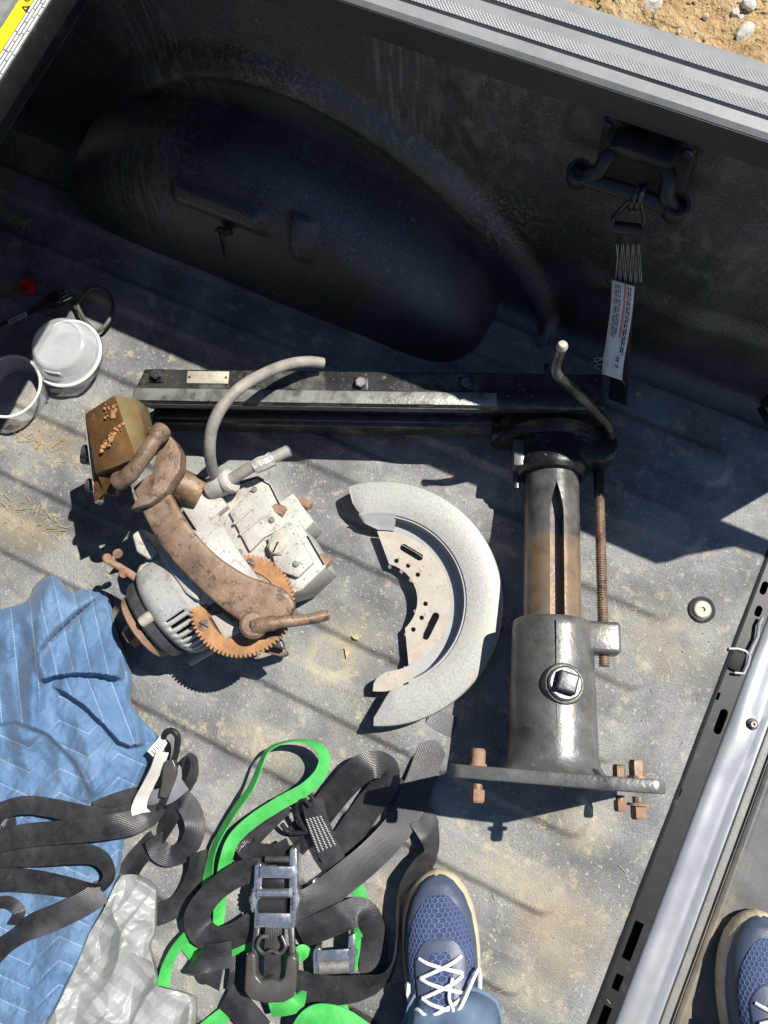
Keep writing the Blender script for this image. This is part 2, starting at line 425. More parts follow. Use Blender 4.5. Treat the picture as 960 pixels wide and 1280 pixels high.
# sneaker mesh: honeycomb knit
m = M['knit'] = mat('navy_knit', [(0.3, (0.020, 0.033, 0.095)), (0.7, (0.040, 0.062, 0.15))], 60, 0.75)
nt, b = nodes_of(m)
tc = nt.nodes.new('ShaderNodeTexCoord')
sx = nt.nodes.new('ShaderNodeSeparateXYZ'); nt.links.new(tc.outputs['UV'], sx.inputs[0])
hu = math_node(nt, 'MULTIPLY', sx.outputs[0], 150.0); hv = math_node(nt, 'MULTIPLY', sx.outputs[1], 150.0)
def hexd(ox, oy):
    x = math_node(nt, 'ABSOLUTE', math_node(nt, 'SUBTRACT', math_node(nt, 'FRACT', math_node(nt, 'ADD', hu, ox)), 0.5))
    y = math_node(nt, 'ABSOLUTE', math_node(nt, 'MULTIPLY', math_node(nt, 'SUBTRACT', math_node(nt, 'FRACT', math_node(nt, 'ADD', math_node(nt, 'DIVIDE', hv, 1.7320508), oy)), 0.5), 1.7320508))
    return math_node(nt, 'MAXIMUM', x, math_node(nt, 'ADD', math_node(nt, 'MULTIPLY', x, 0.5), math_node(nt, 'MULTIPLY', y, 0.8660254)))
hx = math_node(nt, 'MINIMUM', hexd(100.0, 100.0), hexd(100.5, 100.5))
overlay(m, ramp(nt, [(0.36, 0.0), (0.46, 0.75)], hx), (0.12, 0.16, 0.28))
bp = nt.nodes.new('ShaderNodeBump'); bp.inputs['Strength'].default_value = 0.8; bp.inputs['Distance'].default_value = 0.0012
nt.links.new(ramp(nt, [(0.30, 0.0), (0.46, 1.0)], hx), bp.inputs['Height']); nt.links.new(bp.outputs[0], b.inputs['Normal'])

# denim
m = M['denim'] = mat('blue_denim', [(0.3, (0.08, 0.13, 0.21)), (0.7, (0.16, 0.23, 0.33))], 25, 0.85, 0, 0.6, 700, 10, layers=[(12, 0.55, 0.75, (0.26, 0.33, 0.42), 0.5)], bdist=0.001)

# quilted moving blanket: stitch lines follow the cloth's own UV
m = M['blanket'] = mat('blue_quilted_fabric', [(0.3, (0.070, 0.140, 0.262)), (0.7, (0.112, 0.198, 0.33))], 22, 0.82, 0, 0.4, 110, 10, spec=0.25, layers=[(9, 0.55, 0.75, (0.22, 0.32, 0.46), 0.5), (120, 0.66, 0.74, (0.5, 0.52, 0.52), 0.4)], bdist=0.002, sheen=0.1)
nt, b = nodes_of(m)
uv = nt.nodes.new('ShaderNodeTexCoord').outputs['UV']
sx = nt.nodes.new('ShaderNodeSeparateXYZ'); nt.links.new(uv, sx.inputs[0])
fr = math_node(nt, 'ABSOLUTE', math_node(nt, 'SUBTRACT', math_node(nt, 'FRACT', sx.outputs[0]), 0.5))
ln = math_node(nt, 'MULTIPLY', math_node(nt, 'LESS_THAN', fr, 0.020), math_node(nt, 'LESS_THAN', math_node(nt, 'FRACT', math_node(nt, 'MULTIPLY', sx.outputs[1], 180.0)), 0.7))
overlay(m, math_node(nt, 'MULTIPLY', ln, 0.6), (0.42, 0.52, 0.62))

# crumpled silver poly tarp
m = M['tarp'] = mat('silver_poly_sheet', [(0.3, (0.27, 0.285, 0.275)), (0.7, (0.36, 0.375, 0.36))], 14, 0.36, 0.05, 0.35, 260, 10, layers=[(40, 0.6, 0.75, (0.44, 0.45, 0.44), 0.5)], bdist=0.0015, rvar=0.1)
# ================================================================ ground
rnd = random.Random(7)
def spaced(lo, hi, d0, d1, step, far):
    c = []
    x = d0
    while x < d1:
        c.append(x); x += step
    a = []; s = step; x = d0
    while x > lo:
        s *= 1.35; x -= s; a.append(max(x, lo))
    e = []; s = step; x = c[-1]
    while x < hi:
        s *= 1.35; x += s; e.append(min(x, hi))
    return a[::-1] + c + e
GZ = -0.75
gx = spaced(-400, 400, -0.75, 0.55, 0.011, 1); gy = spaced(-400, 400, 1.45, 2.6, 0.011, 1)
mb = MB()
for y in gy:
    for x in gx:
        near = 1.0 if (abs(x) < 3 and abs(y) < 5) else 0.0
        h = near * (0.040 * noise.noise((x * 3.5, y * 3.5, 1)) + 0.030 * abs(noise.noise((x * 9, y * 9, 4))) + 0.020 * abs(noise.noise((x * 24, y * 24, 9))))
        mb.v.append(V((x, y, GZ + h)))
nx = len(gx)
mb.f = [(j * nx + i, j * nx + i + 1, (j + 1) * nx + i + 1, (j + 1) * nx + i) for j in range(len(gy) - 1) for i in range(nx - 1)]
g = mb.build('ground', M['dirt'], recalc=False, sharp=80); g['kind'] = 'structure'

def pebble(mb, c, r, seed, sq=0.7):
    rr = random.Random(seed)
    bm = bmesh.new(); bmesh.ops.create_icosphere(bm, subdivisions=2 if r > 0.02 else 1, radius=1.0)
    o = V((rr.random() * 9, rr.random() * 9, rr.random() * 9)); sc = V((rr.uniform(0.8, 1.3), rr.uniform(0.7, 1.1), rr.uniform(0.5, 0.8) * sq / 0.7))
    rot = Matrix.Rotation(rr.random() * 6.28, 3, 'Z')
    bm.verts.index_update()
    vs = []
    for v in bm.verts:
        p = v.co * (1 + 0.45 * noise.noise(v.co * 1.3 + o))
        vs.append(V(c) + rot @ V((p.x * sc.x * r, p.y * sc.y * r, p.z * sc.z * r)))
    mb.add(vs, [tuple(v.index for v in f.verts) for f in bm.faces]); bm.free()

mb = MB()
for i in range(850):
    x = rnd.uniform(-0.75, 0.55); y = rnd.uniform(1.5, 2.6)
    pebble(mb, (x, y, GZ + 0.004), rnd.choice((0.004, 0.006, 0.008, 0.012, 0.016)), i)
g = mb.build('gravel', M['gravel'], recalc=False, sharp=30); g['kind'] = 'stuff'
tag(g, 'loose gravel strewn over the dirt outside the truck', 'gravel')
for px, py, r, lab in ((815, 9, 0.032, 'large pale stone on the dirt, nearest the rail'), (935, 8, 0.022, 'small white stone on the dirt near the top right corner'),
                       (930, 44, 0.030, 'pale grey stone in the dark dirt at the right edge'), (836, 24, 0.014, 'small cream pebble on the dirt below the large pale stone')):
    mb = MB(); c = P(px, py, GZ); pebble(mb, c + V((0, 0, r * 0.35)), r, px)
    tag(rebase(mb.build('stone', M['stone'], sharp=28)), lab, 'stone', 'stones on the dirt')

# ================================================================ pickup truck
XF, XE, YW = -1.34, 0.400, 0.600          # front of bed, rear edge of bed floor, wall
truck = thing('pickup_truck', 'pickup truck with black bed liner, silver sill and open tailgate', 'pickup truck', (-0.4, -0.2, GZ))
RIBS = [0.43 - 0.1175 * k for k in range(-0, 12)]
def rib_h(x, y):
    h = 0.0
    for y0 in RIBS:
        yc = y0 + 0.031
        if abs(y - yc) < 0.06:
            if yc < -0.86:
                continue
            dx = max(0.0, x - 0.275, -1.22 - x)
            d = math.hypot(dx, y - yc)
            h = max(h, 1 - sstep(0.0208, 0.0350, d))
    return 0.0095 * h * (0.85 + 0.3 * noise.noise((x * 3, y * 9, 7)))
ys = set()
for y0 in RIBS:
    yc = y0 + 0.031
    for d in (0.0, 0.010, 0.018, 0.0206, 0.0230, 0.0254, 0.0278, 0.0302, 0.0326, 0.0352, 0.040, 0.046, 0.0545):
        ys.add(round(yc + d, 5)); ys.add(round(yc - d, 5))
ys = sorted(y for y in ys if -0.93 <= y <= 0.55) + [0.56, 0.57, 0.585]
xs = []; x = XF
while x < XE - 1e-4:
    xs.append(x); x += 0.0035 if 0.262 < x < 0.315 else 0.0125
xs.append(XE)
mb = MB()
for y in ys:
    for x in xs:
        z = rib_h(x, y) + 0.0012 * noise.noise((x * 9, y * 9, 0)) + 0.0006 * noise.noise((x * 40, y * 40, 3))
        if x > XE - 0.006:
            z -= 0.004
        mb.v.append(V((x, y, z)))
n = len(xs)
mb.f = [(j * n + i, j * n + i + 1, (j + 1) * n + i + 1, (j + 1) * n + i) for j in range(len(ys) - 1) for i in range(n - 1)]
# stains with a shape of their own: dried rings and mud where water stood
nt, b = nodes_of(M['floor'])
tcn = nt.nodes.new('ShaderNodeTexCoord')
off = truck.location
def stain(c, r0, r1, color, k, ring=False, sy=1.0, nscale=60):
    mp = nt.nodes.new('ShaderNodeMapping')
    mp.inputs['Location'].default_value = -(c - off)
    nt.links.new(tcn.outputs['Object'], mp.inputs[0])
    mp2 = nt.nodes.new('ShaderNodeMapping'); mp2.inputs['Scale'].default_value = (1, sy, 0)
    nt.links.new(mp.outputs[0], mp2.inputs[0])
    ln_ = nt.nodes.new('ShaderNodeVectorMath'); ln_.operation = 'LENGTH'; nt.links.new(mp2.outputs[0], ln_.inputs[0])
    nz = nt.nodes.new('ShaderNodeTexNoise'); nz.inputs['Scale'].default_value = nscale; nz.inputs['Detail'].default_value = 8; nz.inputs['Roughness'].default_value = 0.7
    nt.links.new(tcn.outputs['Object'], nz.inputs['Vector'])
    d = math_node(nt, 'ADD', ln_.outputs[1], math_node(nt, 'MULTIPLY', math_node(nt, 'SUBTRACT', nz.outputs[0], 0.5), r1 * 0.9))
    if ring:
        d = math_node(nt, 'ABSOLUTE', math_node(nt, 'SUBTRACT', d, r0))
        f = ramp(nt, [(0.0, k), (r1 * 0.35, 0.0)], d)
    else:
        f = ramp(nt, [(r0, k), (r1, 0.0)], d)
    f = math_node(nt, 'MULTIPLY', f, ramp(nt, [(0.35, 0.25), (0.6, 1.0)], nz.outputs[0]))
    overlay(M['floor'], f, color)
stain(P(413, 822), 0.031, 0.040, (0.42, 0.37, 0.24), 0.85, True)
stain(P(440, 800), 0.01, 0.07, (0.40, 0.35, 0.23), 0.55)
stain(P(640, 1095), 0.02, 0.10, (0.42, 0.37, 0.25), 0.75, False, 2.6)
stain(P(700, 1165), 0.03, 0.09, (0.34, 0.27, 0.17), 0.75, False, 1.0, 14)
stain(P(735, 1035), 0.015, 0.05, (0.44, 0.39, 0.27), 0.7)
stain(P(330, 930), 0.02, 0.08, (0.42, 0.38, 0.28), 0.7, False, 2.2)
stain(P(660, 1240), 0.02, 0.07, (0.42, 0.38, 0.27), 0.7, False, 2.0)
stain(P(30, 660), 0.02, 0.10, (0.34, 0.28, 0.17), 0.7, False, 2.0, 20)
stain(P(60, 545), 0.02, 0.10, (0.36, 0.29, 0.18), 0.6, False, 2.5, 20)
stain(P(500, 1130), 0.02, 0.06, (0.40, 0.31, 0.18), 0.7, False, 1.0, 20)
stain(P(845, 800), 0.02, 0.09, (0.40, 0.36, 0.26), 0.5, False, 1.0, 40)
stain(P(890, 590), 0.015, 0.07, (0.33, 0.32, 0.29), 0.7, False, 2.8, 120)
floor = mb.build('bed_floor', M['floor'], truck, recalc=False, sharp=70)

# side wall of the liner with an embossed arch over the wheel housing
def arch_z(x):
    t = abs((x + 0.5) / 0.45)
    return 0.0 if t >= 1 else 0.365 * (1 - t * t) ** 0.75
def wall_pt(x, s):
    """s runs 0..1 from the floor fillet to under the rail"""
    r = 0.035; L0 = r * math.pi / 2; tot = L0 + 0.47
    d = s * tot
    if d < L0:
        a = d / r; y = YW - r + r * math.sin(a); z = 0.003 + r - r * math.cos(a)
    else:
        y = YW + 0.004 * (d - L0); z = 0.003 + r + (d - L0)
    za = arch_z(x)
    e = z - za
    t_ = min(1.0, abs((x + 0.5) / 0.45)); sl = 1.0 / math.hypot(1.0, 0.365 * 2 * t_ * 1.7)
    e2 = e * sl
    dy = (0.010 + 0.008 * sstep(-0.6, -0.2, x)) * (1 - sstep(-0.004, 0.020, e2)) * sstep(-0.045, -0.022, e2) if za > 0.0 else 0.0
    dy += 0.006 * (1 - sstep(-0.02, 0.0, e2)) if za > 0 else 0
    for xc, w in ((-0.235, 0.028), (0.13, 0.035), (-1.05, 0.04)):
        dy += 0.007 * math.exp(-((x - xc) / w) ** 2) * sstep(0.05, 0.12, e if za > 0 else z)
    dy += 0.003 * noise.noise((x * 5, z * 5, 3)) + 0.0008 * noise.noise((x * 30, z * 30, 6))
    dy += 0.006 * sstep(0.40, 0.44, z) * (1 if -0.11 < x < 0.07 else 0)
    # moulded ledge low on the wall behind the wheel housing
    dy += 0.012 * sstep(-0.06, -0.02, x) * (1 - sstep(0.16, 0.20, z))
    return V((x, y - dy, z))
mb = MB(); nxw, nsw = 260, 90
xw = [lerp(XF - 0.02, 0.47, i / (nxw - 1)) for i in range(nxw)]
for j in range(nsw):
    for x in xw:
        mb.v.append(wall_pt(x, j / (nsw - 1)))
mb.f = [(j * nxw + i, j * nxw + i + 1, (j + 1) * nxw + i + 1, (j + 1) * nxw + i) for j in range(nsw - 1) for i in range(nxw - 1)]
# scrape marks rubbed down the wall by old loads
nt, b = nodes_of(M['wall'])
tcw = nt.nodes.new('ShaderNodeTexCoord')
def scrape(c, rx, rz, k, st):
    mp = nt.nodes.new('ShaderNodeMapping'); mp.inputs['Location'].default_value = -(c - off)
    nt.links.new(tcw.outputs['Object'], mp.inputs[0])
    m2 = nt.nodes.new('ShaderNodeMapping'); m2.inputs['Scale'].default_value = (1 / rx, 0, 1 / rz); nt.links.new(mp.outputs[0], m2.inputs[0])
    l_ = nt.nodes.new('ShaderNodeVectorMath'); l_.operation = 'LENGTH'; nt.links.new(m2.outputs[0], l_.inputs[0])
    m3 = nt.nodes.new('ShaderNodeMapping'); m3.inputs['Scale'].default_value = st; nt.links.new(tcw.outputs['Object'], m3.inputs[0])
    nz = nt.nodes.new('ShaderNodeTexNoise'); nz.inputs['Scale'].default_value = 1.0; nz.inputs['Detail'].default_value = 5; nt.links.new(m3.outputs[0], nz.inputs['Vector'])
    f = math_node(nt, 'MULTIPLY', ramp(nt, [(0.3, k), (1.0, 0.0)], l_.outputs[1]), ramp(nt, [(0.48, 0.0), (0.64, 1.0)], nz.outputs[0]))
    overlay(M['wall'], f, (0.20, 0.195, 0.18))
scrape(PY(500, 90, 0.6), 0.07, 0.16, 0.8, (130, 130, 14))
scrape(PY(210, 60, 0.6), 0.10, 0.20, 0.6, (110, 110, 12))
scrape(PY(170, 250, 0.45), 0.10, 0.16, 0.55, (120, 30, 16))
scrape(PY(600, 150, 0.6), 0.12, 0.16, 0.5, (60, 60, 30))
scrape(PY(860, 330, 0.58), 0.14, 0.10, 0.5, (60, 60, 40))
scrape(PY(350, 95, 0.6), 0.12, 0.04, 0.8, (160, 160, 160))
scrape(PY(620, 280, 0.58), 0.10, 0.10, 0.6, (160, 160, 160))
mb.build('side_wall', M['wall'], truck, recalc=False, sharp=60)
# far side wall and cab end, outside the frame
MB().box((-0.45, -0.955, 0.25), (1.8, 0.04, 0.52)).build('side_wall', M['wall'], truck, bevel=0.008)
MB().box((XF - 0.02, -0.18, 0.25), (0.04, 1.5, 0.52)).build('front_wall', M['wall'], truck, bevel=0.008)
# outer body panel
MB().prism([(-1.6, 0.662, 0.51), (-1.6, 0.72, 0.36), (-1.6, 0.74, -0.02), (-1.6, 0.70, -0.30), (-1.6, 0.66, -0.30), (-1.6, 0.64, 0.50)], (2.1, 0, 0)).build('body_side', M['silver'], truck, bevel=0.01)

# wheel housing
mb = MB(); nu, nv = 141, 60
for i in range(nu):
    t = lerp(-1, 1, i / (nu - 1))
    tt = math.copysign(abs(t) ** 0.85, t)
    x = -0.56 + 0.412 * tt
    e = max(0.0, 1 - abs(tt) ** 2.2)
    hz = 0.258 * e ** 0.62 + 0.0
    dep = 0.150 * max(0.0, 1 - abs(tt) ** 13) ** 0.36
    for j in range(nv):
        a = (math.pi / 2) * j / (nv - 1)
        cy = math.cos(a) ** 0.50; sz = math.sin(a) ** 0.66
        y = YW + 0.002 - dep * cy - 0.012 * (1 - sz); z = hz * sz
        # pressed ribs on the crown
        k = 0.0
        for (x0, x1, u0, u1) in ((-0.66, -0.50, 0.42, 0.56), (-0.455, -0.425, 0.36, 0.66)):
            uu = j / (nv - 1)
            k += sstep(x0 - 0.009, x0 + 0.009, x) * (1 - sstep(x1 - 0.009, x1 + 0.009, x)) * sstep(u0 - 0.035, u0 + 0.035, uu) * (1 - sstep(u1 - 0.035, u1 + 0.035, uu))
        q = 0.011 * k + 0.002 * noise.noise((x * 7, y * 7, z * 7)) * e
        mb.v.append(V((x, y - q * cy, z + q * sz)))
mb.f = [(i * nv + j, (i + 1) * nv + j, (i + 1) * nv + j + 1, i * nv + j + 1) for i in range(nu - 1) for j in range(nv - 1)]
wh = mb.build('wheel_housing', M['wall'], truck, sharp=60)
# drain slit cut in the liner of the housing
pts = [PY(px, py, 0.447) for px, py in ((274, 290), (280, 318), (289, 342), (297, 364))]
MB().tube(pts, 0.0014, 6).build('liner_cut', M['void'], wh)
MB().prism([PY(px, py, 0.4475) for px, py in ((268, 288), (272, 285), (288, 288), (290, 294), (282, 296), (276, 293))], (0, 0.004, 0)).build('liner_tear', M['void'], wh)

# bed rail: grooved plastic cap
ZR = 0.532
prof = [(0.575, 0.500), (0.575, ZR - 0.004), (0.579, ZR), (0.5918, ZR), (0.5922, ZR - 0.005), (0.5946, ZR - 0.005), (0.595, ZR), (0.6215, ZR), (0.622, ZR - 0.005),
        (0.6248, ZR - 0.005), (0.6253, ZR), (0.645, ZR), (0.656, ZR - 0.004), (0.664, ZR - 0.014), (0.667, ZR - 0.03), (0.64, 0.495), (0.60, 0.495)]
mb = MB()
inner = prof[:2]
def rail_loop(x, dy):
    return [V((x, min(y_ + dy, 0.664), z_)) for y_, z_ in prof]
stations = [(-1.6, 0), (0.462, 0), (0.478, 0.010), (0.500, 0.032), (0.560, 0.074), (0.640, 0.084)]
loops = [rail_loop(x_, d_) for x_, d_ in stations]
k = len(prof)
for l in loops:
    mb.v += l
for i in range(len(loops) - 1):
    mb.f += [(i * k + a, i * k + (a + 1) % k, (i + 1) * k + (a + 1) % k, (i + 1) * k + a) for a in range(k)]
mb.f += [tuple(range(k))[::-1], tuple((len(loops) - 1) * k + a for a in range(k))]
rail = mb.build('bed_rail', M['rail'], truck, sharp=25)
mb = MB()
mb.prism([(-1.6, 0.5738, 0.499), (-1.6, 0.5738, ZR - 0.005), (-1.6, 0.5748, ZR - 0.005), (-1.6, 0.5748, 0.499)], (2.062, 0, 0))
mb.prism([(-1.6, 0.5738, 0.499), (-1.6, 0.5738, 0.4945), (-1.6, 0.612, 0.4925), (-1.6, 0.612, 0.4945)], (2.062, 0, 0))
mb.build('rail_skirt', M['rail_face'], rail)
for y0, y1 in ((0.5955, 0.6085), (0.6260, 0.6385)):
    MB().box((-0.55, (y0 + y1) / 2, ZR + 0.0006), (2.06, y1 - y0, 0.0012)).build('tread_strip', M['knurl'], rail)

# rear sill: black perforated edge strip, then silver painted sill
def quad(pxs, z):
    return [P(a_, b_, z) for a_, b_ in pxs]
ZS = -0.006
def slot(cx, cy, l, w, z, n=10):
    """rounded slot lengthwise in Y centred on a pixel"""
    c = P(cx, cy, z); r = w / 2; out = []
    for s_, a0 in ((1, 0), (-1, math.pi)):
        for i in range(n + 1):
            a = a0 + math.pi * i / n
            out.append(c + V((math.cos(a) * r, math.sin(a) * r + s_ * (l / 2 - r), 0)))
    return out
def rect(cx, cy, l, w, z):
    c = P(cx, cy, z)
    return [c + V((i * w / 2, j * l / 2, 0)) for i, j in ((-1, -1), (1, -1), (1, 1), (-1, 1))]
mb = MB()
mb.holes([(0.4005, -0.9, ZS), (0.4345, -0.9, ZS), (0.4345, 0.56, ZS), (0.4005, 0.56, ZS)],
         [rect(791, 1176, 0.055, 0.013, ZS), rect(772, 1228, 0.022, 0.011, ZS), rect(752, 1280, 0.05, 0.012, ZS), rect(849, 990, 0.012, 0.006, ZS),
          rect(799, 1116, 0.012, 0.005, ZS), slot(901, 902, 0.040, 0.012, ZS), rect(897, 870, 0.012, 0.006, ZS), slot(948, 764, 0.018, 0.010, ZS), slot(955, 735, 0.022, 0.010, ZS)], (0, 0, -0.003))
sill_black = mb.build('sill_strip', M['black'], truck)
MB().tube([(0.4025, -0.9, -0.004), (0.4025, 0.56, -0.004)], 0.0035, 8).build('sill_bead', M['black'], sill_black)
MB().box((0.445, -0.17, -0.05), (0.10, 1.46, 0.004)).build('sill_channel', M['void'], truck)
prof = [(0.4350, -0.020), (0.4350, -0.0075), (0.4385, -0.0035), (0.446, -0.0010), (0.456, -0.0012), (0.4640, -0.0050), (0.4705, -0.0088), (0.4770, -0.0070), (0.4830, -0.0022), (0.4872, -0.0022), (0.4885, -0.006), (0.4885, -0.03)]
mb = MB(); yy = [-0.9, -0.5, -0.2, 0.0, 0.045, 0.075, 0.105, 0.13, 0.2, 0.4, 0.56]
for y in yy:
    k = sstep(0.03, 0.075, y) * (1 - sstep(0.105, 0.14, y))
    for x_, z_ in prof:
        z2 = z_ + (0.0015 - z_) * k * (1 if 0.442 < x_ < 0.476 else 0)
        mb.v.append(V((x_, y, z2)))
k = len(prof)
mb.f = [(i * k + a, i * k + a + 1, (i + 1) * k + a + 1, (i + 1) * k + a) for i in range(len(yy) - 1) for a in range(k - 1)]
sill = mb.build('rear_sill', M['silver'], truck, sharp=50)
c = P(940, 905, 0.002)
MB().lathe(c, (0, 0, 1), [(0.0001, -0.002), (0.0085, -0.002), (0.0085, 0.001), (0.0070, 0.0025), (0.0001, 0.0025)], 24).build('washer', M['darksteel'], sill)
MB().lathe(c + V((0, 0, 0.0022)), (0, 0, 1), [(0.0056, 0), (0.0056, 0.003), (0.0042, 0.005), (0.0022, 0.005), (0.0018, 0.002), (0.0001, 0.002)], 20).build('bolt', M['screw'], sill)
mb = MB()
mb.tube([P(a_, b_, 0.001) for a_, b_ in ((911, 811), (922, 811), (932, 814), (937, 820), (935, 830), (930, 842), (918, 841))], 0.0022, 8)
mb.tube([P(a_, b_, 0.002) for a_, b_ in ((953, 772), (949, 780), (947, 796), (941, 808), (937, 818))], 0.0026, 8)
mb.build('striker', M['silver'], sill)
MB().box(P(921, 826, 0.0) + V((0, 0, -0.003)), (0.020, 0.030, 0.006)).build('striker_pocket', M['void'], sill, bevel=0.002)

tg = MB().box((0.4975, -0.17, -0.018), (0.0115, 1.46, 0.022)).build('tailgate', M['grey_trim'], truck, bevel=0.002)
pz = -0.012
mb = MB().box((0.755, -0.17, pz - 0.006), (0.494, 1.46, 0.012))
mb.build('tailgate_liner', M['tailgate'], tg, bevel=0.0)
mb = MB()
for y in (-0.52, -0.34, 0.16, 0.34):
    mb.box((0.78, y, pz + 0.002), (0.40, 0.05, 0.008))
mb.prism([(0.5085, -0.9, pz + 0.001), (0.516, -0.9, pz + 0.006), (0.524, -0.9, pz + 0.001)], (0, 1.06, 0))
mb.build('tailgate_ridge', M['tailgate'], tg, bevel=0.003)
MB().box((0.75, -0.17, -0.06), (0.55, 1.46, 0.03)).build('tailgate_shell', M['silver'], tg, bevel=0.01)

# floor bolt in its dished washer
c = P(877, 762, 0.0)
fb = MB().lathe(c, (0, 0, 1), [(0.0205, 0.0005), (0.0205, 0.0022), (0.0185, 0.0036), (0.0165, 0.0022), (0.0145, 0.0012), (0.0001, 0.0012)], 32).build('floor_washer', M['darksteel'], truck)
MB().lathe(c, (0, 0, 1), [(0.0135, 0.001), (0.0135, 0.004), (0.0115, 0.0058), (0.0040, 0.0060), (0.0032, 0.0030), (0.0001, 0.0030)], 28).build('floor_bolt', M['screw_tan'], fb)

# tie-down bracket on the wall
yb = 0.583
def onwall(pxs, y):
    return [PY(a_, b_, y) for a_, b_ in pxs]
br = MB().prism(onwall([(754, 150), (764, 146), (780, 156), (850, 180), (862, 178), (871, 188), (852, 262), (742, 222)], yb), (0, 0.012, 0)).build('tie_down_bracket', M['black'], truck, bevel=0.003)
for px, py in ((760, 156), (861, 190)):
    MB().lathe(PY(px, py, yb), (0, -1, 0), [(0.0055, 0), (0.0055, 0.003), (0.004, 0.005), (0.0001, 0.005)], 16).build('screw', M['darksteel'], br)
MB().prism(onwall([(760, 184), (774, 183), (838, 206), (839, 217), (762, 193)], 0.556), (0, 0.026, 0)).build('ledge', M['black'], br, bevel=0.002)
# moulded cleat: two arms out of the ledge, a round bar between two eyed ends
def rodpx(pts, r, name):
    return MB().tube(catmull([tuple(PY(a_, b_, y_)) for a_, b_, y_ in pts], 5), r, 14).build(name, M['black'], br)
rodpx(((722, 219, 0.543), (742, 226, 0.541), (766, 234, 0.540), (795, 243, 0.540), (822, 254, 0.541), (842, 262, 0.543)), 0.0085, 'cleat_bar')
rodpx(((764, 192, 0.560), (757, 200, 0.552), (748, 214, 0.545), (736, 219, 0.543)), 0.0085, 'cleat_arm')
rodpx(((834, 214, 0.560), (836, 226, 0.552), (834, 244, 0.545), (842, 258, 0.543)), 0.0085, 'cleat_arm')
for px, py in ((724, 217), (845, 260)):
    c = PY(px, py, 0.543)
    MB().lathe(c, (0, -0.22, 1), [(0.0120, -0.013), (0.0138, -0.010), (0.0142, 0.006), (0.0128, 0.009), (0.0092, 0.009), (0.0080, 0.000), (0.0045, 0.000), (0.0040, 0.003), (0.0001, 0.003)], 28).build('eyed_end', M['black'], br)

# second tie-down at the bed's rear corner
c = P(957, 508, 0.04)
mb = MB()
mb.box(c + V((0.03, 0.03, 0)), (0.07, 0.04, 0.08)); mb.tube([c + V((-0.004, 0.0, -0.01)), c + V((0.012, -0.022, 0.0)), c + V((0.04, -0.024, 0.004)), c + V((0.06, 0.0, 0.0))], 0.006, 8)
mb.build('corner_tie_down', M['black'], truck, bevel=0.004)

# ================================================================ folded tonneau cover with warning label
ZC = 0.545
xe = P(78, 0, 0.535).x
cov = thing('tonneau_cover', 'folded bed cover with yellow warning label in the top left corner', 'bed cover', (-1.0, -0.15, 0.535))
MB().box(((xe - 0.006 - 1.50) / 2, -0.16, ZC - 0.004), (1.50 + xe - 0.006, 1.47, 0.016)).build('cover_panel', M['cover'], cov, bevel=0.003)
MB().box((xe - 0.001, -0.16, ZC - 0.010), (0.010, 1.46, 0.026)).build('edge_frame', M['black'], cov, bevel=0.002)
MB().box((xe - 0.10, -0.16, ZC - 0.030), (0.19, 1.44, 0.030)).build('folded_panel', M['black'], cov, bevel=0.003)
zl = ZC + 0.0045
def xat(px):
    return P(px, 0, zl).x
lab = MB().box(((xat(17) + xat(64)) / 2, 0.30, zl), (xat(64) - xat(17), 0.46, 0.0006)).build('warning_label', M['cover'], cov)
yl = MB().box(((xat(25) + xat(43)) / 2, 0.30, zl + 0.0007), (xat(43) - xat(25), 0.46, 0.0006)).build('yellow_band', M['yellow'], lab)
mb = MB()
for px in (46, 51, 56, 61):
    y = 0.10
    while y < 0.52:
        l = rnd.uniform(0.006, 0.03)
        mb.box((xat(px), y + l / 2, zl + 0.0007), (0.0019, l, 0.0006)); y += l + 0.0016
mb.build('print_line', M['white'], lab)
def text(s, size, org, xd, yd, m, name, parent, depth=0.0004, align='LEFT'):
    cu = bpy.data.curves.new('t', 'FONT'); cu.body = s; cu.size = size; cu.extrude = depth; cu.resolution_u = 3; cu.align_x = align
    t = bpy.data.objects.new('t', cu); scene.collection.objects.link(t)
    bpy.context.view_layer.update()
    me = t.evaluated_get(bpy.context.evaluated_depsgraph_get()).to_mesh()
    xd = V(xd).normalized(); yd = V(yd).normalized(); zd = xd.cross(yd)
    mb = MB().add([V(org) + xd * v.co.x + yd * v.co.y + zd * v.co.z for v in me.vertices], [tuple(p.vertices) for p in me.polygons])
    t.to_mesh_clear() if False else None
    bpy.data.objects.remove(t)
    return mb.build(name, m, parent, flat=True)
c = P(31, 10, zl + 0.0012)
d = 0.0042
MB().holes([c + V((-d, -d * 0.9, 0)), c + V((d, -d * 0.9, 0)), c + V((d, d * 0.9, 0)), c + V((-d, d * 0.9, 0))][:0] or [c + V((d, -d, 0)), c + V((d, d, 0)), c + V((-d, 0, 0))],
           [[c + V((d * 0.62, -d * 0.45, 0)), c + V((d * 0.62, d * 0.45, 0)), c + V((-d * 0.40, 0, 0))]], (0, 0, 0.0004)).build('warning_triangle', M['ink'], lab)
text('CAUTION', 0.0105, P(35.5, 3.5, zl + 0.0012), (0, 1, 0), (-1, 0, 0), M['ink'], 'lettering', lab)
# ================================================================ radial arm saw: column with arm
A0 = P(694, 968, 0.145); A1 = P(690, 590, 0.125)
LY = V((A1.x - A0.x, A1.y - A0.y, 0)).normalized()
LX = LY.cross(V((0, 0, 1)))
A0g = V((A0.x, A0.y, 0))
def L(x, y, z):
    return A0g + LX * x + LY * y + V((0, 0, z))
saw = thing('saw_column', 'black cast iron saw column lying down with its long arm and base plate', 'saw column', A0g)
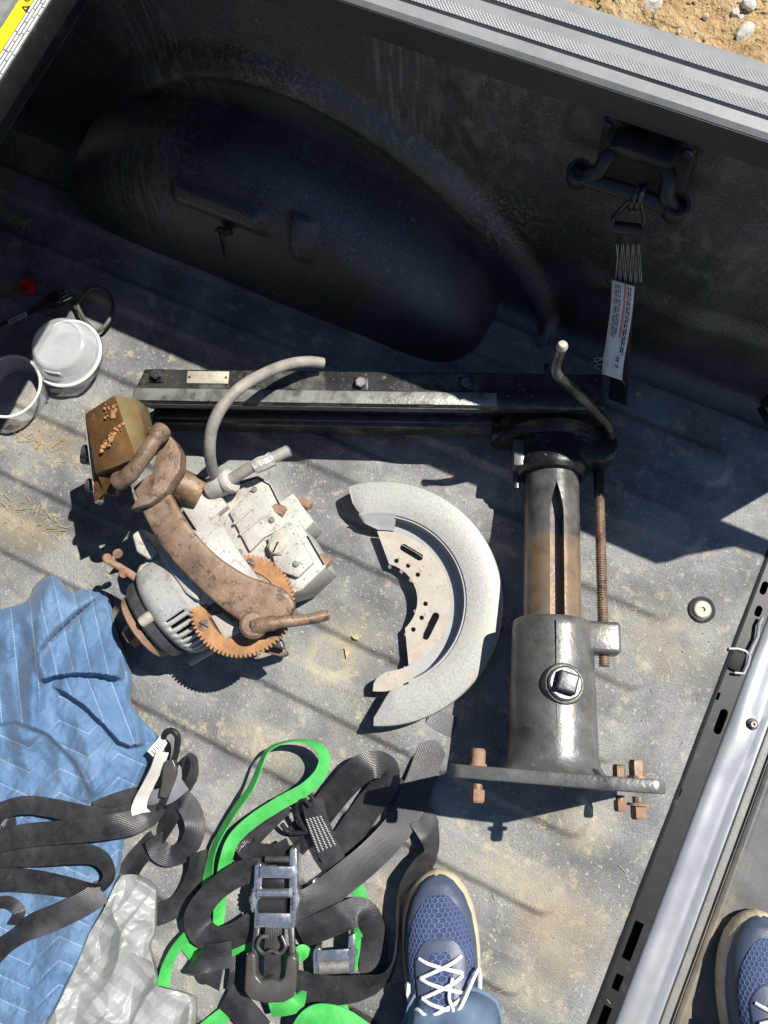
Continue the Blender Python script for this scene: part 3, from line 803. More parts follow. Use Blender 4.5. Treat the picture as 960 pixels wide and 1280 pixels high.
# column frame: the column rests on its head, so its axis dips 9 degrees towards the arm
_o = P(691, 984, 0.137); _d = P(690, 590, 0.07) - _o; _d.z = 0
KY = _d.normalized(); KX = KY.cross(V((0, 0, 1))); TH = R(9.0)
CA = KY * math.cos(TH) - V((0, 0, 1)) * math.sin(TH)
CU = KY * math.sin(TH) + V((0, 0, 1)) * math.cos(TH)
def C(x, y, z):
    return _o + KX * x + CA * y + CU * z

# base plate, twisted 15 degrees about the column
th = R(8); h = 0.124
pl = []
for k in range(4):
    for da in (-14, -7, 0, 7, 14):
        a = math.pi / 4 + th + math.pi / 2 * k
        # rounded corner
        cc = V((math.cos(a), math.sin(a))) * (h * math.sqrt(2) - 0.02)
        ca = a + R(da * 45 / 14)
        pl.append((cc.x + math.cos(ca) * 0.015, cc.y + math.sin(ca) * 0.015))
MB().prism([C(x, 0.0020, z) for x, z in pl], CA * 0.0150).build('base_plate', M['sleeve'], saw, bevel=0.0015)
def hexbolt(c, ax, r, hh, m, parent, name='bolt', washer=0.0, n=6):
    mb = MB()
    if washer:
        mb.cyl(c, c + ax * 0.003, washer, n=20)
        c = c + ax * 0.003
    mb.lathe(c, ax, [(r * 0.97, 0), (r, hh * 0.1), (r, hh * 0.82), (r * 0.82, hh), (0.0001, hh)], n)
    return mb.build(name, m, parent, sharp=25)
for (u, w, hid) in ((-0.092, 0.094, 0), (0.096, 0.094, 0), (0.094, -0.094, 0)):
    x = u * math.cos(th) - w * math.sin(th); z = u * math.sin(th) + w * math.cos(th)
    bt = hexbolt(C(x, 0.017, z), CA, 0.0092, 0.018, M['rust_pink'] if u < 0 else M['rust'], saw, washer=0.0112, n=16 if u < 0 else 6)
    mb = MB(); mb.cyl(C(x, -0.014, z), C(x, -0.003, z), 0.0065, n=12)
    mb.build('shank', M['rust'], bt)
    hexbolt(C(x, -0.010, z), -CA, 0.0092, 0.015, M['rust_pink'], bt, 'nut', 0.013 if u > 0 and w > 0 else 0.0)
# sleeve
mb = MB()
mb.lathe(C(0, 0.017, 0), CA, [(0.071, 0), (0.067, 0.004), (0.0620, 0.012), (0.0600, 0.024), (0.0590, 0.06), (0.0562, 0.190), (0.0552, 0.202), (0.0532, 0.2045), (0.042, 0.2045), (0.042, 0.15)], 56)
sl = mb.build('column_sleeve', M['sleeve'], saw, sharp=40)
# clamp split line and boss with square-headed bolt
mb = MB(); mb.box(C(-0.003, 0.118, 0.0560), (0.0016, 0.190, 0.007), (KX, CA, CU))
mb.build('clamp_split', M['darksteel'], sl)
bx = (KX * 0.10 + CU).normalized()
c = C(0.005, 0.128, 0.050)
MB().lathe(c, bx, [(0.029, -0.01), (0.028, 0.006), (0.0255, 0.012), (0.024, 0.0125), (0.0001, 0.0125)], 32).build('boss', M['sleeve'], sl)
pb = MB().lathe(c + bx * 0.012, bx, [(0.0225, 0), (0.0225, 0.004), (0.020, 0.006), (0.0001, 0.006)], 28).build('pinch_bolt', M['sleeve'], saw)
MB().lathe(c + bx * 0.017, bx, [(0.0185, 0), (0.0185, 0.011), (0.0160, 0.0135), (0.0001, 0.0135)], 4, ph=R(52)).build('bolt_head', M['darksteel'], pb, bevel=0.002, sharp=25)
# lug and lifting screw
MB().box(C(0.068, 0.2015, 0.004), (0.048, 0.045, 0.034), (KX, CA, CU)).build('screw_lug', M['sleeve'], saw, bevel=0.006, seg=3)
mb = MB(); prof = []
y = 0.164
while y < 0.418:
    prof += [(0.0078, y), (0.0078, y + 0.0009), (0.0063, y + 0.0021), (0.0063, y + 0.0027)]; y += 0.0036
mb.lathe(C(0.0715, 0, 0), CA, [(0.0001, 0.1635)] + prof + [(0.0001, 0.420)], 14)
rod = mb.build('lifting_screw', M['rust'], saw, sharp=20)
MB().cyl(C(0.0715, 0.418, 0), C(0.0715, 0.51, 0), 0.0082, n=16).build('screw_shank', M['blackpaint'], rod)
# column tube with a keyway
mb = MB(); na = 72; st = []
y = 0.205
while y <= 0.47:
    st.append(y); y += 0.0045
for y in st:
    w = 0.0102 if y < 0.372 else max(0.00015, 0.0102 * (1 - ((min(y, 0.424) - 0.372) / 0.052) ** 1.7))
    da = w / 0.041; mid = math.pi / 2 - 0.03
    ring = [mid + da + (2 * math.pi - 2 * da) * k / (na - 1) for k in range(na)]
    for a in ring:
        mb.v.append(C(0.041 * math.cos(a), y, 0.041 * math.sin(a)))
    dp = 0.019 if w > 0.0003 else 0.0002
    for a in (mid - da, mid + da):
        mb.v.append(C((0.041 - dp) * math.cos(mid) + 0.041 * (math.cos(a) - math.cos(mid)), y, 0.041 * math.sin(a) - dp))
na += 2
mb.f = [(i * na + k, i * na + (k + 1) % na, (i + 1) * na + (k + 1) % na, (i + 1) * na + k) for i in range(len(st) - 1) for k in range(na)]
# rust-stained length of the tube below the bright oiled end
m = M['column']; nt, b = nodes_of(m)
tcx = nt.nodes.new('ShaderNodeTexCoord')
dp = nt.nodes.new('ShaderNodeVectorMath'); dp.operation = 'DOT_PRODUCT'; nt.links.new(tcx.outputs['Object'], dp.inputs[0]); dp.inputs[1].default_value = KY
nz = nt.nodes.new('ShaderNodeTexNoise'); nz.inputs['Scale'].default_value = 45; nz.inputs['Detail'].default_value = 5
nt.links.new(tcx.outputs['Object'], nz.inputs['Vector'])
pos = math_node(nt, 'ADD', dp.outputs['Value'], math_node(nt, 'MULTIPLY', math_node(nt, 'SUBTRACT', nz.outputs[0], 0.5), 0.02))
f = ramp(nt, [(0.0, 0.78), (0.322, 0.78), (0.332, 0.0)], pos)
overlay(m, math_node(nt, 'MULTIPLY', f, ramp(nt, [(0.35, 0.55), (0.6, 1.0)], nz.outputs[0])), (0.27, 0.175, 0.10))
mb.build('column', m, saw, sharp=30, recalc=True)
# head casting: collar, dome and clamp ear
mb = MB()
mb.lathe(C(0, 0.446, 0), CA, [(0.041, 0.004), (0.044, 0.0), (0.050, 0.001), (0.0535, 0.006), (0.0545, 0.014), (0.0525, 0.024), (0.0525, 0.055), (0.060, 0.062), (0.074, 0.066), (0.0001, 0.066)], 48)
mb.build('head_collar', M['blackpaint'], saw, sharp=45)
mb = MB()
cr = CU
for k, (y0, s) in enumerate(((0.500, 0.96), (0.508, 1.0), (0.545, 1.0), (0.555, 0.93))):
    for i in range(29):
        a = math.pi * i / 28
        x = 0.086 * math.cos(a) * s - 0.004; z = (0.075 * math.sin(a) ** 0.8) * s - 0.02
        mb.v.append(C(x, y0, z))
n = 29
mb.f = [(k * n + i, k * n + i + 1, (k + 1) * n + i + 1, (k + 1) * n + i) for k in range(3) for i in range(n - 1)]
mb.f += [tuple(range(n)), tuple(3 * n + i for i in range(n))[::-1], (0, n, 2 * n, 3 * n), (n - 1, 4 * n - 1, 3 * n - 1, 2 * n - 1)]
mb.f += [(0, n - 1, 2 * n - 1, n), (n, 2 * n - 1, 3 * n - 1, 2 * n), (2 * n, 3 * n - 1, 4 * n - 1, 3 * n)]
mb.build('head_dome', M['blackpaint'], saw, sharp=45)
# ear: rounded flange to the right carrying the screw
out = []
for a in range(-90, 91, 15):
    out.append((0.068 + 0.027 * math.cos(R(a)), 0.492 + 0.030 * math.sin(R(a))))
out += [(0.0, 0.526), (0.0, 0.464)]
MB().prism([C(x, y, -0.012) for x, y in out], cr * 0.050).build('head_ear', M['blackpaint'], saw, bevel=0.007, seg=3)
MB().box(C(-0.052, 0.476, 0.012), (0.018, 0.045, 0.030), (KX, CA, cr)).build('clamp_pad', M['sleeve'], saw, bevel=0.003)
MB().box(C(-0.083, 0.525, -0.005), (0.022, 0.036, 0.045), (KX, CA, cr)).build('clamp_jaw', M['blackpaint'], saw, bevel=0.004)
MB().cyl(C(-0.052, 0.43, -0.01), C(-0.053, 0.48, -0.005), 0.006, n=12).build('lock_stud', M['darksteel'], saw)
# bent lever
p = [P(764, 545, 0.100), P(760, 532, 0.125), P(745, 515, 0.150), P(722, 492, 0.190), P(705, 477, 0.228), P(697, 469, 0.246), P(694, 460, 0.262), P(697, 448, 0.280), P(703, 432, 0.303)]
lv = MB().tube(catmull([tuple(q) for q in p], 5), 0.0068, 14).build('lever', M['blackpaint_dusty'], saw)
MB().lathe(p[-1] - (p[-1] - p[-2]).normalized() * 0.004, p[-1] - p[-2], [(0.0072, 0), (0.0074, 0.004), (0.0055, 0.0075), (0.0001, 0.0085)], 14).build('lever_tip', M['screw_tan'], lv)

# the arm: a channel beam lying on its side
prof = [(0.572, 0.128), (0.569, 0.132), (0.5395, 0.132), (0.5385, 0.1385), (0.516, 0.1405), (0.5125, 0.137), (0.5120, 0.120), (0.536, 0.116), (0.536, 0.098), (0.526, 0.094), (0.526, 0.072), (0.536, 0.068), (0.536, 0.060), (0.508, 0.056), (0.506, 0.020), (0.512, 0.0125), (0.572, 0.0125)]
mb = MB(); k = len(prof)
for x, cut in ((-0.640, 0), (-0.10, 0), (0.074, 0)):
    for y, z in prof:
        xx = x + (0.010 * (y - 0.54) / 0.03 if x < -0.6 and y > 0.54 else 0.0)
        mb.v.append(L(xx, y - 0.003, z))
for i in range(2):
    mb.f += [(i * k + a, i * k + (a + 1) % k, (i + 1) * k + (a + 1) % k, (i + 1) * k + a) for a in range(k)]
mb.f += [tuple(range(k))[::-1], tuple(2 * k + a for a in range(k))]
arm = mb.build('arm', M['blackpaint_dusty'], saw, sharp=25, bevel=0.0012)
MB().box(L(-0.36, 0.5086, 0.1285), (0.54, 0.0012, 0.015), (LX, LY, V((0, 0, 1)))).build('track_face', M['darksteel'], arm)
MB().box(L(-0.36, 0.5225, 0.1398), (0.555, 0.0205, 0.0030), (LX, (LY - V((0, 0, 1)) * 0.085).normalized(), (V((0, 0, 1)) + LY * 0.085).normalized())).build('worn_sunlit_strip', M['worn'], arm, bevel=0.0006)  # pale strip paints the sunlit highlight along the worn arm edge
MB().box(L(-0.33, 0.516, 0.064), (0.60, 0.012, 0.006), (LX, LY, V((0, 0, 1)))).build('track_rod', M['darksteel'], arm, bevel=0.001)
up = V((0, 0, 1))
for px, py, m in ((196, 469, M['darksteel']), (312, 474, M['darksteel']), (451, 479, M['screw']), (582, 479, M['darksteel']), (690, 462, M['darksteel'])):
    c = P(px, py, 0.136); c = V((c.x, c.y, 0.1315))
    MB().box(c + V((0, 0, 0.0015)), (0.022, 0.022, 0.004), (LX, LY, up)).build('pad', M['blackpaint'], arm, bevel=0.001)
    hexbolt(c + V((0, 0, 0.0035)), up, 0.0088, 0.008, m, arm, washer=0.0)
npl = MB().box(P(260, 472, 0.1325) + V((0, 0, 0.0006)), (0.066, 0.020, 0.0016), (LX, LY, up)).build('name_plate', M['brassplate'], arm, bevel=0.0004)
for s in (-1, 1):
    MB().lathe(P(260, 472, 0.1325) + LX * (0.029 * s) + V((0, 0, 0.0012)), up, [(0.0022, 0), (0.0016, 0.0014), (0.0001, 0.0018)], 10).build('rivet', M['darksteel'], npl)
MB().lathe(P(608, 496, 0.140), up, [(0.0025, -0.004), (0.0025, 0.0006), (0.0001, 0.0006)], 12).build('oil_hole', M['void'], arm)

# ================================================================ saw motor
mot = thing('saw_motor', 'rusty saw motor with white gearbox, brown yoke and grey cable', 'saw motor', P(285, 740, 0))
# motor body: barrel with slotted end bell
B0 = P(204, 768, 0.086); B1 = P(330, 681, 0.086)
ba = (B1 - B0).normalized()
mb = MB()
prof = [(0.052, 0.000), (0.066, 0.002), (0.075, 0.008), (0.0805, 0.017), (0.0825, 0.026), (0.083, 0.050), (0.0845, 0.056), (0.0855, 0.062), (0.0855, 0.16)]
x_, y_, _a = frame(ba); na = 160
bs = ba.cross(V((0, 0, 1))).normalized()
if bs.dot(P(300, 800, 0) - P(250, 720, 0)) < 0:
    bs = -bs
for r, hh in prof:
    for k in range(na):
        a = 2 * math.pi * k / na
        mb.v.append(B0 + ba * hh + (x_ * math.cos(a) + y_ * math.sin(a)) * r)
for i in range(len(prof) - 1):
    for k in range(na):
        a = 2 * math.pi * (k + 0.5) / na
        dv = x_ * math.cos(a) + y_ * math.sin(a); ph_ = math.degrees(math.atan2(dv.dot(bs), dv.z))
        if i in (3, 4) and (k % 4) in (1, 2) and (22 < ph_ < 115 or -95 < ph_ < -48):
            continue
        mb.f.append((i * na + k, i * na + (k + 1) % na, (i + 1) * na + (k + 1) % na, (i + 1) * na + k))
bell = mb.build('motor_body', M['alu_bell'], mot, sharp=45)
sm = bell.modifiers.new('thick', 'SOLIDIFY'); sm.thickness = 0.005; sm.offset = -1
MB().lathe(B0, ba, [(0.045, 0.004), (0.062, 0.010), (0.071, 0.03), (0.071, 0.09)], 40).build('winding_core', M['void'], bell)
MB().lathe(B0, ba, [(0.040, -0.020), (0.063, -0.018), (0.066, -0.014), (0.066, -0.003), (0.058, 0.002)], 48).build('end_ring', M['darksteel'], mot)
MB().lathe(B0, ba, [(0.0001, -0.044), (0.012, -0.044), (0.012, -0.038), (0.050, -0.037), (0.054, -0.034), (0.054, -0.025), (0.050, -0.022), (0.030, -0.020)], 48).build('arbor_flange', M['rust_pink'], mot)
MB().lathe(B0, ba, [(0.0001, -0.062), (0.017, -0.062), (0.018, -0.058), (0.018, -0.04)], 6).build('arbor_nut', M['rust'], mot)
c = P(180, 776, 0.150)
MB().lathe(c, ba, [(0.0001, -0.006), (0.0075, -0.005), (0.0085, -0.002), (0.0085, 0.012), (0.0075, 0.018)], 16).build('lug_bolt', M['screw_tan'], mot)
# seam ridge and foot tab
MB().tube([P(238, 828, 0.06), P(265, 812, 0.075), P(284, 800, 0.08)], 0.006, 8).build('foot_tab', M['beige'], mot)
# butterfly terminal
mb = MB(); c = P(180, 730, 0.11)
mb.tube([c, P(165, 719, 0.113), P(150, 709, 0.115), P(133, 700, 0.115)], [0.006, 0.006, 0.0055, 0.004], 10)
tb = mb.build('terminal_stud', M['rust_pink'], mot)
for a_, b_, q in ((134, 698, 30), (147, 692, -20), (154, 716, 10)):
    p0 = P(a_, b_, 0.118); q0 = frame(V((math.cos(R(q)), math.sin(R(q)), 0.6)))
    MB().lathe(p0, q0[2], [(0.0001, -0.002), (0.0075, -0.0015), (0.0075, 0.0015), (0.0001, 0.002)], 14).build('wing', M['rust_pink'], tb)

# gearbox casting
def slab(pxs, z1, z0, name, m, parent, bev=0.005, seg=3):
    return MB().prism([P(a_, b_, z1) for a_, b_ in pxs], (0, 0, z0 - z1)).build(name, m, parent, bevel=bev, seg=seg)
gb = slab([(226, 640), (262, 607), (300, 600), (322, 594), (338, 604), (352, 632), (372, 648), (384, 668), (408, 708), (377, 738), (330, 752), (280, 742), (242, 690)], 0.132, 0.014, 'gearbox', M['alu'], mot, 0.003, 2)
slab([(224, 630), (264, 602), (284, 632), (246, 664)], 0.150, 0.128, 'gearbox_pad', M['alu'], gb, 0.002, 2)
slab([(286, 640), (322, 605), (344, 640), (362, 655), (330, 672), (312, 690)], 0.139, 0.130, 'gearbox_rib', M['alu'], gb, 0.002, 2)
slab([(334, 672), (362, 650), (392, 703), (372, 722), (345, 712)], 0.142, 0.130, 'gearbox_cover', M['alu'], gb, 0.002, 2)
slab([(347, 630), (366, 616), (392, 652), (378, 667), (360, 660)], 0.120, 0.03, 'gearbox_lug', M['alu'], gb, 0.002, 2)
slab([(252, 668), (272, 655), (296, 685), (288, 704), (266, 700)], 0.1345, 0.130, 'worn_patch', M['alu_bell'], gb, 0.001)
for a_, b_, a2, b2 in ((292, 655, 318, 634), (300, 668, 330, 645)):
    MB().tube([P(a_, b_, 0.1395), P(a2, b2, 0.1395)], 0.0022, 6).build('casting_rib', M['alu'], gb)
for pl_ in ([(232, 636), (262, 613)], [(300, 604), (321, 597), (337, 606), (351, 634)], [(384, 670), (405, 706)]):
    MB().tube([P(a_, b_, 0.133) for a_, b_ in pl_], 0.0011, 6).build('seam', M['void'], gb)
for a_, b_, z_ in ((318, 612, 0.1395), (300, 690, 0.1325), (370, 705, 0.1425), (340, 650, 0.1395)):
    MB().lathe(P(a_, b_, z_), up, [(0.0045, -0.002), (0.0045, 0.002), (0.0035, 0.003), (0.0001, 0.0032)], 12).build('small_bolt', M['screw'], gb)
# terminal cover on the barrel, by the yoke
slab([(164, 668), (176, 660), (198, 690), (186, 700), (170, 690)], 0.150, 0.09, 'terminal_cover', M['alu'], mot, 0.004)
# flat face on top of the barrel
slab([(196, 690), (206, 664), (232, 700), (250, 735), (248, 752), (232, 742)], 0.176, 0.09, 'barrel_pad', M['alu_bell'], mot, 0.004, 2)
def slotscrew(px, py, z, r, m, parent, ax=up, ang=0.4):
    c = P(px, py, z)
    s = MB().lathe(c, ax, [(r, -0.002), (r, 0.0015), (r * 0.85, 0.0028), (0.0001, 0.003)], 24).build('screw', m, parent)
    MB().box(c + ax * 0.0030, (r * 1.6, r * 0.22, 0.0008), (V((math.cos(ang), math.sin(ang), 0)), V((-math.sin(ang), math.cos(ang), 0)), up)).build('screw_slot', M['void'], s)
    return s
slab([(333, 683), (340, 668), (351, 664), (358, 680), (352, 694), (338, 694)], 0.1455, 0.14, 'screw_pad', M['beige'], gb, 0.002)
slotscrew(345, 684, 0.1465, 0.0105, M['screw_tan'], gb, ang=1.6)
for a_, b_, a2, b2, z, r in ((346, 637, 359, 643, 0.130, 0.0095), (379, 628, 391, 636, 0.110, 0.0085), (402, 699, 415, 707, 0.12, 0.0085), (243, 614, 252, 612, 0.15, 0.005)):
    MB().lathe(P(a_, b_, z), P(a2, b2, z) - P(a_, b_, z) + V((0, 0, 0.004)), [(r, -0.004), (r, 0.012), (r * 0.8, 0.0145), (0.0001, 0.015)], 6 if r > 0.006 else 14).build('bolt', M['rust_pink'], gb)
# cable gland, rod and taped end
mb = MB(); mb.cyl(P(264, 612, 0.145), P(287, 601, 0.160), 0.0175, 0.0165, 24); mb.cyl(P(283, 604, 0.157), P(290, 600, 0.161), 0.0185, n=24)
mb.build('cable_gland', M['alu'], mot, bevel=0.002)
cd = MB().tube([P(288, 600, 0.160), P(312, 585, 0.168), P(336, 575, 0.168), P(361, 563, 0.160)], 0.0088, 14).build('cord_stub', M['rubber'], mot)
MB().tube([P(318, 584, 0.168), P(326, 580, 0.169), P(334, 577, 0.168), P(341, 573, 0.167)], [0.0105, 0.0118, 0.0108, 0.0116], 9).build('tape_wrap', M['tape'], cd)
MB().lathe(P(360, 563.5, 0.160), P(361, 563, 0.160) - P(336, 575, 0.168), [(0.0085, -0.003), (0.0093, 0.001), (0.006, 0.0035), (0.0001, 0.004)], 14).build('cord_end', M['zinc'], cd)
cb = catmull([tuple(P(*q)) for q in ((270, 598, 0.155), (265, 585, 0.185), (262, 563, 0.215), (265, 535, 0.235), (278, 508, 0.245), (300, 485, 0.235), (328, 468, 0.210), (358, 456, 0.180), (385, 452, 0.160), (404, 454, 0.147))], 6)
MB().tube(cb, 0.0083, 14).build('cable', M['rubber'], mot)

# toothed ring
gc = P(304, 757, 0.150); gnrm = (up + (P(340, 710, 0) - P(306, 760, 0)).normalized() * 0.16).normalized()
gx_, gy_, _ = frame(gnrm)
NT = 72; mb = MB(); ring = []
for k in range(NT):
    for da, r in ((0.0, 0.0690), (0.28, 0.0740), (0.62, 0.0740), (0.90, 0.0690)):
        a = 2 * math.pi * (k + da) / NT
        ring.append(gc + (gx_ * math.cos(a) + gy_ * math.sin(a)) * r)
inn = [gc + (gx_ * math.cos(2 * math.pi * k / 60) + gy_ * math.sin(2 * math.pi * k / 60)) * 0.050 for k in range(60)]
mb.holes(ring, [inn], gnrm * 0.006)
tr = mb.build('toothed_ring', M['rust_orange'], mot, sharp=30)
MB().lathe(gc - gnrm * 0.02, gnrm, [(0.053, 0), (0.053, 0.022), (0.0495, 0.0235), (0.030, 0.024), (0.027, 0.034), (0.0001, 0.034)], 40).build('ring_hub', M['rust'], mot)
for a_ in (1.9, 4.1, 6.0):
    c = gc + (gx_ * math.cos(a_) + gy_ * math.sin(a_)) * 0.0595 + gnrm * 0.006
    s = MB().lathe(c, gnrm, [(0.0085, -0.001), (0.0085, 0.0012), (0.0001, 0.0016)], 18).build('screw', M['rust'], tr)
    MB().box(c + gnrm * 0.0017, (0.014, 0.0018, 0.0008), (gx_, gy_, gnrm)).build('screw_slot', M['void'], s)

# yoke: thick curved bar
def bar(pts, thick, name, m, parent, n=8, cap=True):
    """pts: (px, py, z, half width); a bar with rounded edges along them"""
    c = catmull([tuple(P(a_, b_, z_)) + (w_,) for a_, b_, z_, w_ in pts], n)
    mb = MB(); k = 20
    for i, q in enumerate(c):
        q0 = V(c[max(i - 1, 0)][:3]); q1 = V(c[min(i + 1, len(c) - 1)][:3]); t = (q1 - q0).normalized()
        s_ = t.cross(up).normalized(); u_ = s_.cross(t)
        for j in range(k):
            a = 2 * math.pi * (j + 0.5) / k
            ca, sa = math.cos(a), math.sin(a)
            mb.v.append(V(q[:3]) + s_ * math.copysign(abs(ca) ** 0.28, ca) * q[3] + u_ * math.copysign(abs(sa) ** 0.42, sa) * thick / 2)
    m_ = len(c)
    mb.f = [(i * k + j, i * k + (j + 1) % k, (i + 1) * k + (j + 1) % k, (i + 1) * k + j) for i in range(m_ - 1) for j in range(k)]
    mb.f += [tuple(range(k))[::-1], tuple((m_ - 1) * k + j for j in range(k))]
    return mb.build(name, m, parent, sharp=50)
bar([(180, 604, 0.178, 0.016), (193, 622, 0.186, 0.0225), (209, 652, 0.192, 0.0235), (229, 682, 0.194, 0.0235), (258, 712, 0.193, 0.0240), (294, 740, 0.188, 0.0275), (322, 754, 0.184, 0.0310), (346, 760, 0.182, 0.0280), (360, 764, 0.181, 0.018), (365, 766, 0.181, 0.008)], 0.015, 'yoke', M['rust'], mot)
# crank with round boss
c = P(317, 781, 0.188)
cr_ = MB().lathe(c, (up + LX * 0.15).normalized(), [(0.0185, -0.014), (0.0195, -0.004), (0.0190, 0.004), (0.0150, 0.008), (0.006, 0.009), (0.005, 0.006), (0.0001, 0.006)], 26).build('crank_boss', M['rust'], mot)
MB().tube(catmull([tuple(P(*q)) for q in ((318, 783, 0.188), (335, 780, 0.190), (355, 777, 0.189), (385, 774, 0.183), (411, 768, 0.175))], 5), [0.0125] * 4 + [0.0105] * 4 + [0.0085] * 5 + [0.0075] * 4 + [0.0078] * 3 + [0.006], 14).build('crank_arm', M['rust'], cr_)
# lower clamp plate under the crank
slab([(250, 780), (300, 770), (352, 800), (356, 812), (330, 806), (300, 800), (276, 806)], 0.132, 0.118, 'clamp_plate', M['darksteel'], mot, 0.003)
slab([(262, 770), (290, 762), (300, 790), (280, 800)], 0.165, 0.15, 'clamp_block', M['beige'], mot, 0.003)
slab([(318, 800), (352, 808), (360, 818), (354, 822), (316, 812)], 0.11, 0.095, 'pointer_tab', M['rust'], mot, 0.002)
# saddle: shaft, curved flange, bent lever
MB().cyl(P(205, 596, 0.170), P(252, 618, 0.150), 0.0245, 0.0225, 28).build('saddle_shaft', M['rust'], mot, bevel=0.002)
slab([(184, 533), (204, 537), (218, 551), (226, 566), (225, 586), (208, 613), (188, 629), (162, 637), (176, 615), (190, 590), (196, 562)], 0.212, 0.186, 'saddle_flange', M['rust'], mot, 0.0025, 2)
MB().tube(catmull([tuple(P(*q)) for q in ((203, 538, 0.224), (196, 546, 0.231), (184, 563, 0.233), (172, 581, 0.231), (160, 595, 0.226), (148, 602, 0.218))], 5), [0.0135] * 6 + [0.0110] * 12 + [0.012] * 5 + [0.0135] * 3, 14).build('bent_lever', M['rust'], mot)
# carriage box: ridged steel cover
top = [P(105, 517, 0.205), P(142, 493, 0.232), P(169, 573, 0.236), P(141, 584, 0.228), P(118, 592, 0.212)]
side = [P(142, 493, 0.232), P(171, 497, 0.208), P(184, 554, 0.208), P(169, 573, 0.236)]
mb = MB(); d = V((0, 0, -0.045))
mb.prism(top, d)
hood = mb.build('carriage_cover', M['hood'], mot, bevel=0.003)
mb = MB(); mb.prism([q + V((0, 0, 0.0008)) for q in side], d); mb.build('cover_side', M['hood_side'], hood, bevel=0.003)
MB().prism([P(110, 548, 0.196), P(122, 590, 0.205), P(140, 583, 0.205), P(146, 596, 0.20), P(144, 620, 0.195), P(130, 616, 0.192), P(118, 628, 0.185)], (0, 0, -0.008)).build('cover_skirt', M['hood'], hood, bevel=0.001)
MB().prism([P(104, 518, 0.204), P(107, 517, 0.206), P(123, 624, 0.186), P(118, 629, 0.184)], (0, 0, -0.02)).build('cover_edge', M['beige'], hood, bevel=0.001)
for a_, b_, z_ in ((105, 564, 0.17), (110, 606, 0.16), (104, 572, 0.16)):
    MB().cyl(P(a_, b_, z_), P(a_ + 14, b_ + 2, z_), 0.010, n=16).build('roller', M['darksteel'], hood)
rr = random.Random(3)
mb = MB()
for i in range(110):
    t = rr.random()
    if i < 75:
        a_ = lerp(126, 152, t) + rr.uniform(-3, 3); b_ = lerp(563, 532, t) + rr.uniform(-4, 4)
    else:
        a_ = rr.uniform(130, 145); b_ = rr.uniform(505, 522)
    z_ = lerp(0.219, 0.237, (a_ - 110) / 50) + 0.001
    pebble(mb, P(a_, b_, z_ - 0.0006), rr.choice((0.0006, 0.0009, 0.0012, 0.0018, 0.0026)), i + 900, 0.2)
fl = mb.build('rust_flakes', M['rust_orange'], hood); fl['kind'] = 'stuff'

# ================================================================ blade guard
gcen = P(474, 749, 0.048); gcen.z = 0.0; RO = 0.1900
gd = thing('blade_guard', 'grey crescent blade guard with beige slotted plate, lying flat', 'blade guard', gcen)
ex = (P(520, 752, 0) - P(470, 752, 0)).normalized(); ey = V((ex.y, -ex.x, 0))    # ey points down the photo
def G(r, a, z):
    return gcen + (ex * math.cos(R(a)) + ey * math.sin(R(a))) * r + V((0, 0, z))
def band(a0, a1, prof_fn, n, name, m, parent, **kw):
    mb = MB(); k = None
    for i in range(n + 1):
        a = lerp(a0, a1, i / n)
        pr = prof_fn(a, i / n)
        k = len(pr)
        mb.v += [G(r, a, z) for r, z in pr]
    mb.f = [(i * k + j, i * k + (j + 1) % k, (i + 1) * k + (j + 1) % k, (i + 1) * k + j) for i in range(n) for j in range(k)]
    mb.f += [tuple(range(k))[::-1], tuple(n * k + j for j in range(k))]
    return mb.build(name, m, parent, **kw)
def zt(a):
    return 0.050 + 0.004 * math.sin(R(a))
def fprof(a, t):
    ri = 0.1345
    e0 = min(1.0, t / 0.035); e1 = min(1.0, (1 - t) / 0.06)
    ri2 = max(lerp(0.158, ri, (1 - (1 - e0) ** 2.2) ** 0.7), lerp(0.176, ri, 1 - (1 - e1) ** 1.5))
    ro = RO - 0.001 * (1 - e0) ** 3
    z = zt(a)
    return [(ri2, z - 0.0025), (ri2, z - 0.0004), (ri2 + 0.001, z), (ro - 0.006, z), (ro - 0.002, z - 0.0015), (ro, z - 0.006), (ro, 0.012), (ro - 0.0025, 0.012), (ro - 0.0025, z - 0.007), (ro - 0.006, z - 0.003)]
band(-106, 92, fprof, 150, 'guard_band', M['guard'], gd, sharp=40)
# inner wall and recessed web
def wprof(a, t):
    z = zt(a)
    return [(0.1310, z - 0.003), (0.1330, z - 0.003), (0.1320, 0.032), (0.128, 0.0225), (0.1085, 0.021), (0.1085, 0.019), (0.1295, 0.0195), (0.1345, 0.0285), (0.1350, z - 0.0035)]
band(-80, 70, wprof, 80, 'guard_web', M['guard_plain'], gd, sharp=40)
def lip(a, t):
    w = min(1.0, (t if a < 0 else 1 - t) / 0.5)
    r0 = lerp(0.134, 0.112, w ** 0.5)
    return [(r0, 0.030 + 0.010 * (1 - w)), (lerp(r0, 0.137, 0.4), 0.033 + 0.010 * (1 - w)), (0.137, 0.0475), (0.139, 0.0475), (0.139, 0.045), (lerp(r0, 0.137, 0.45), 0.030 + 0.01 * (1 - w)), (r0, 0.0275 + 0.01 * (1 - w))]
band(-104, -79, lip, 20, 'guard_lip', M['guard_plain'], gd, sharp=60)
def lip2(a, t):
    w = min(1.0, (1 - t) / 0.35)
    r0 = lerp(0.128, 0.110, w ** 0.5)
    return [(r0, 0.034), (0.139, 0.037), (0.139, 0.035), (r0, 0.031)]
band(66, 94, lip2, 20, 'guard_lip', M['beige'], gd, sharp=60)
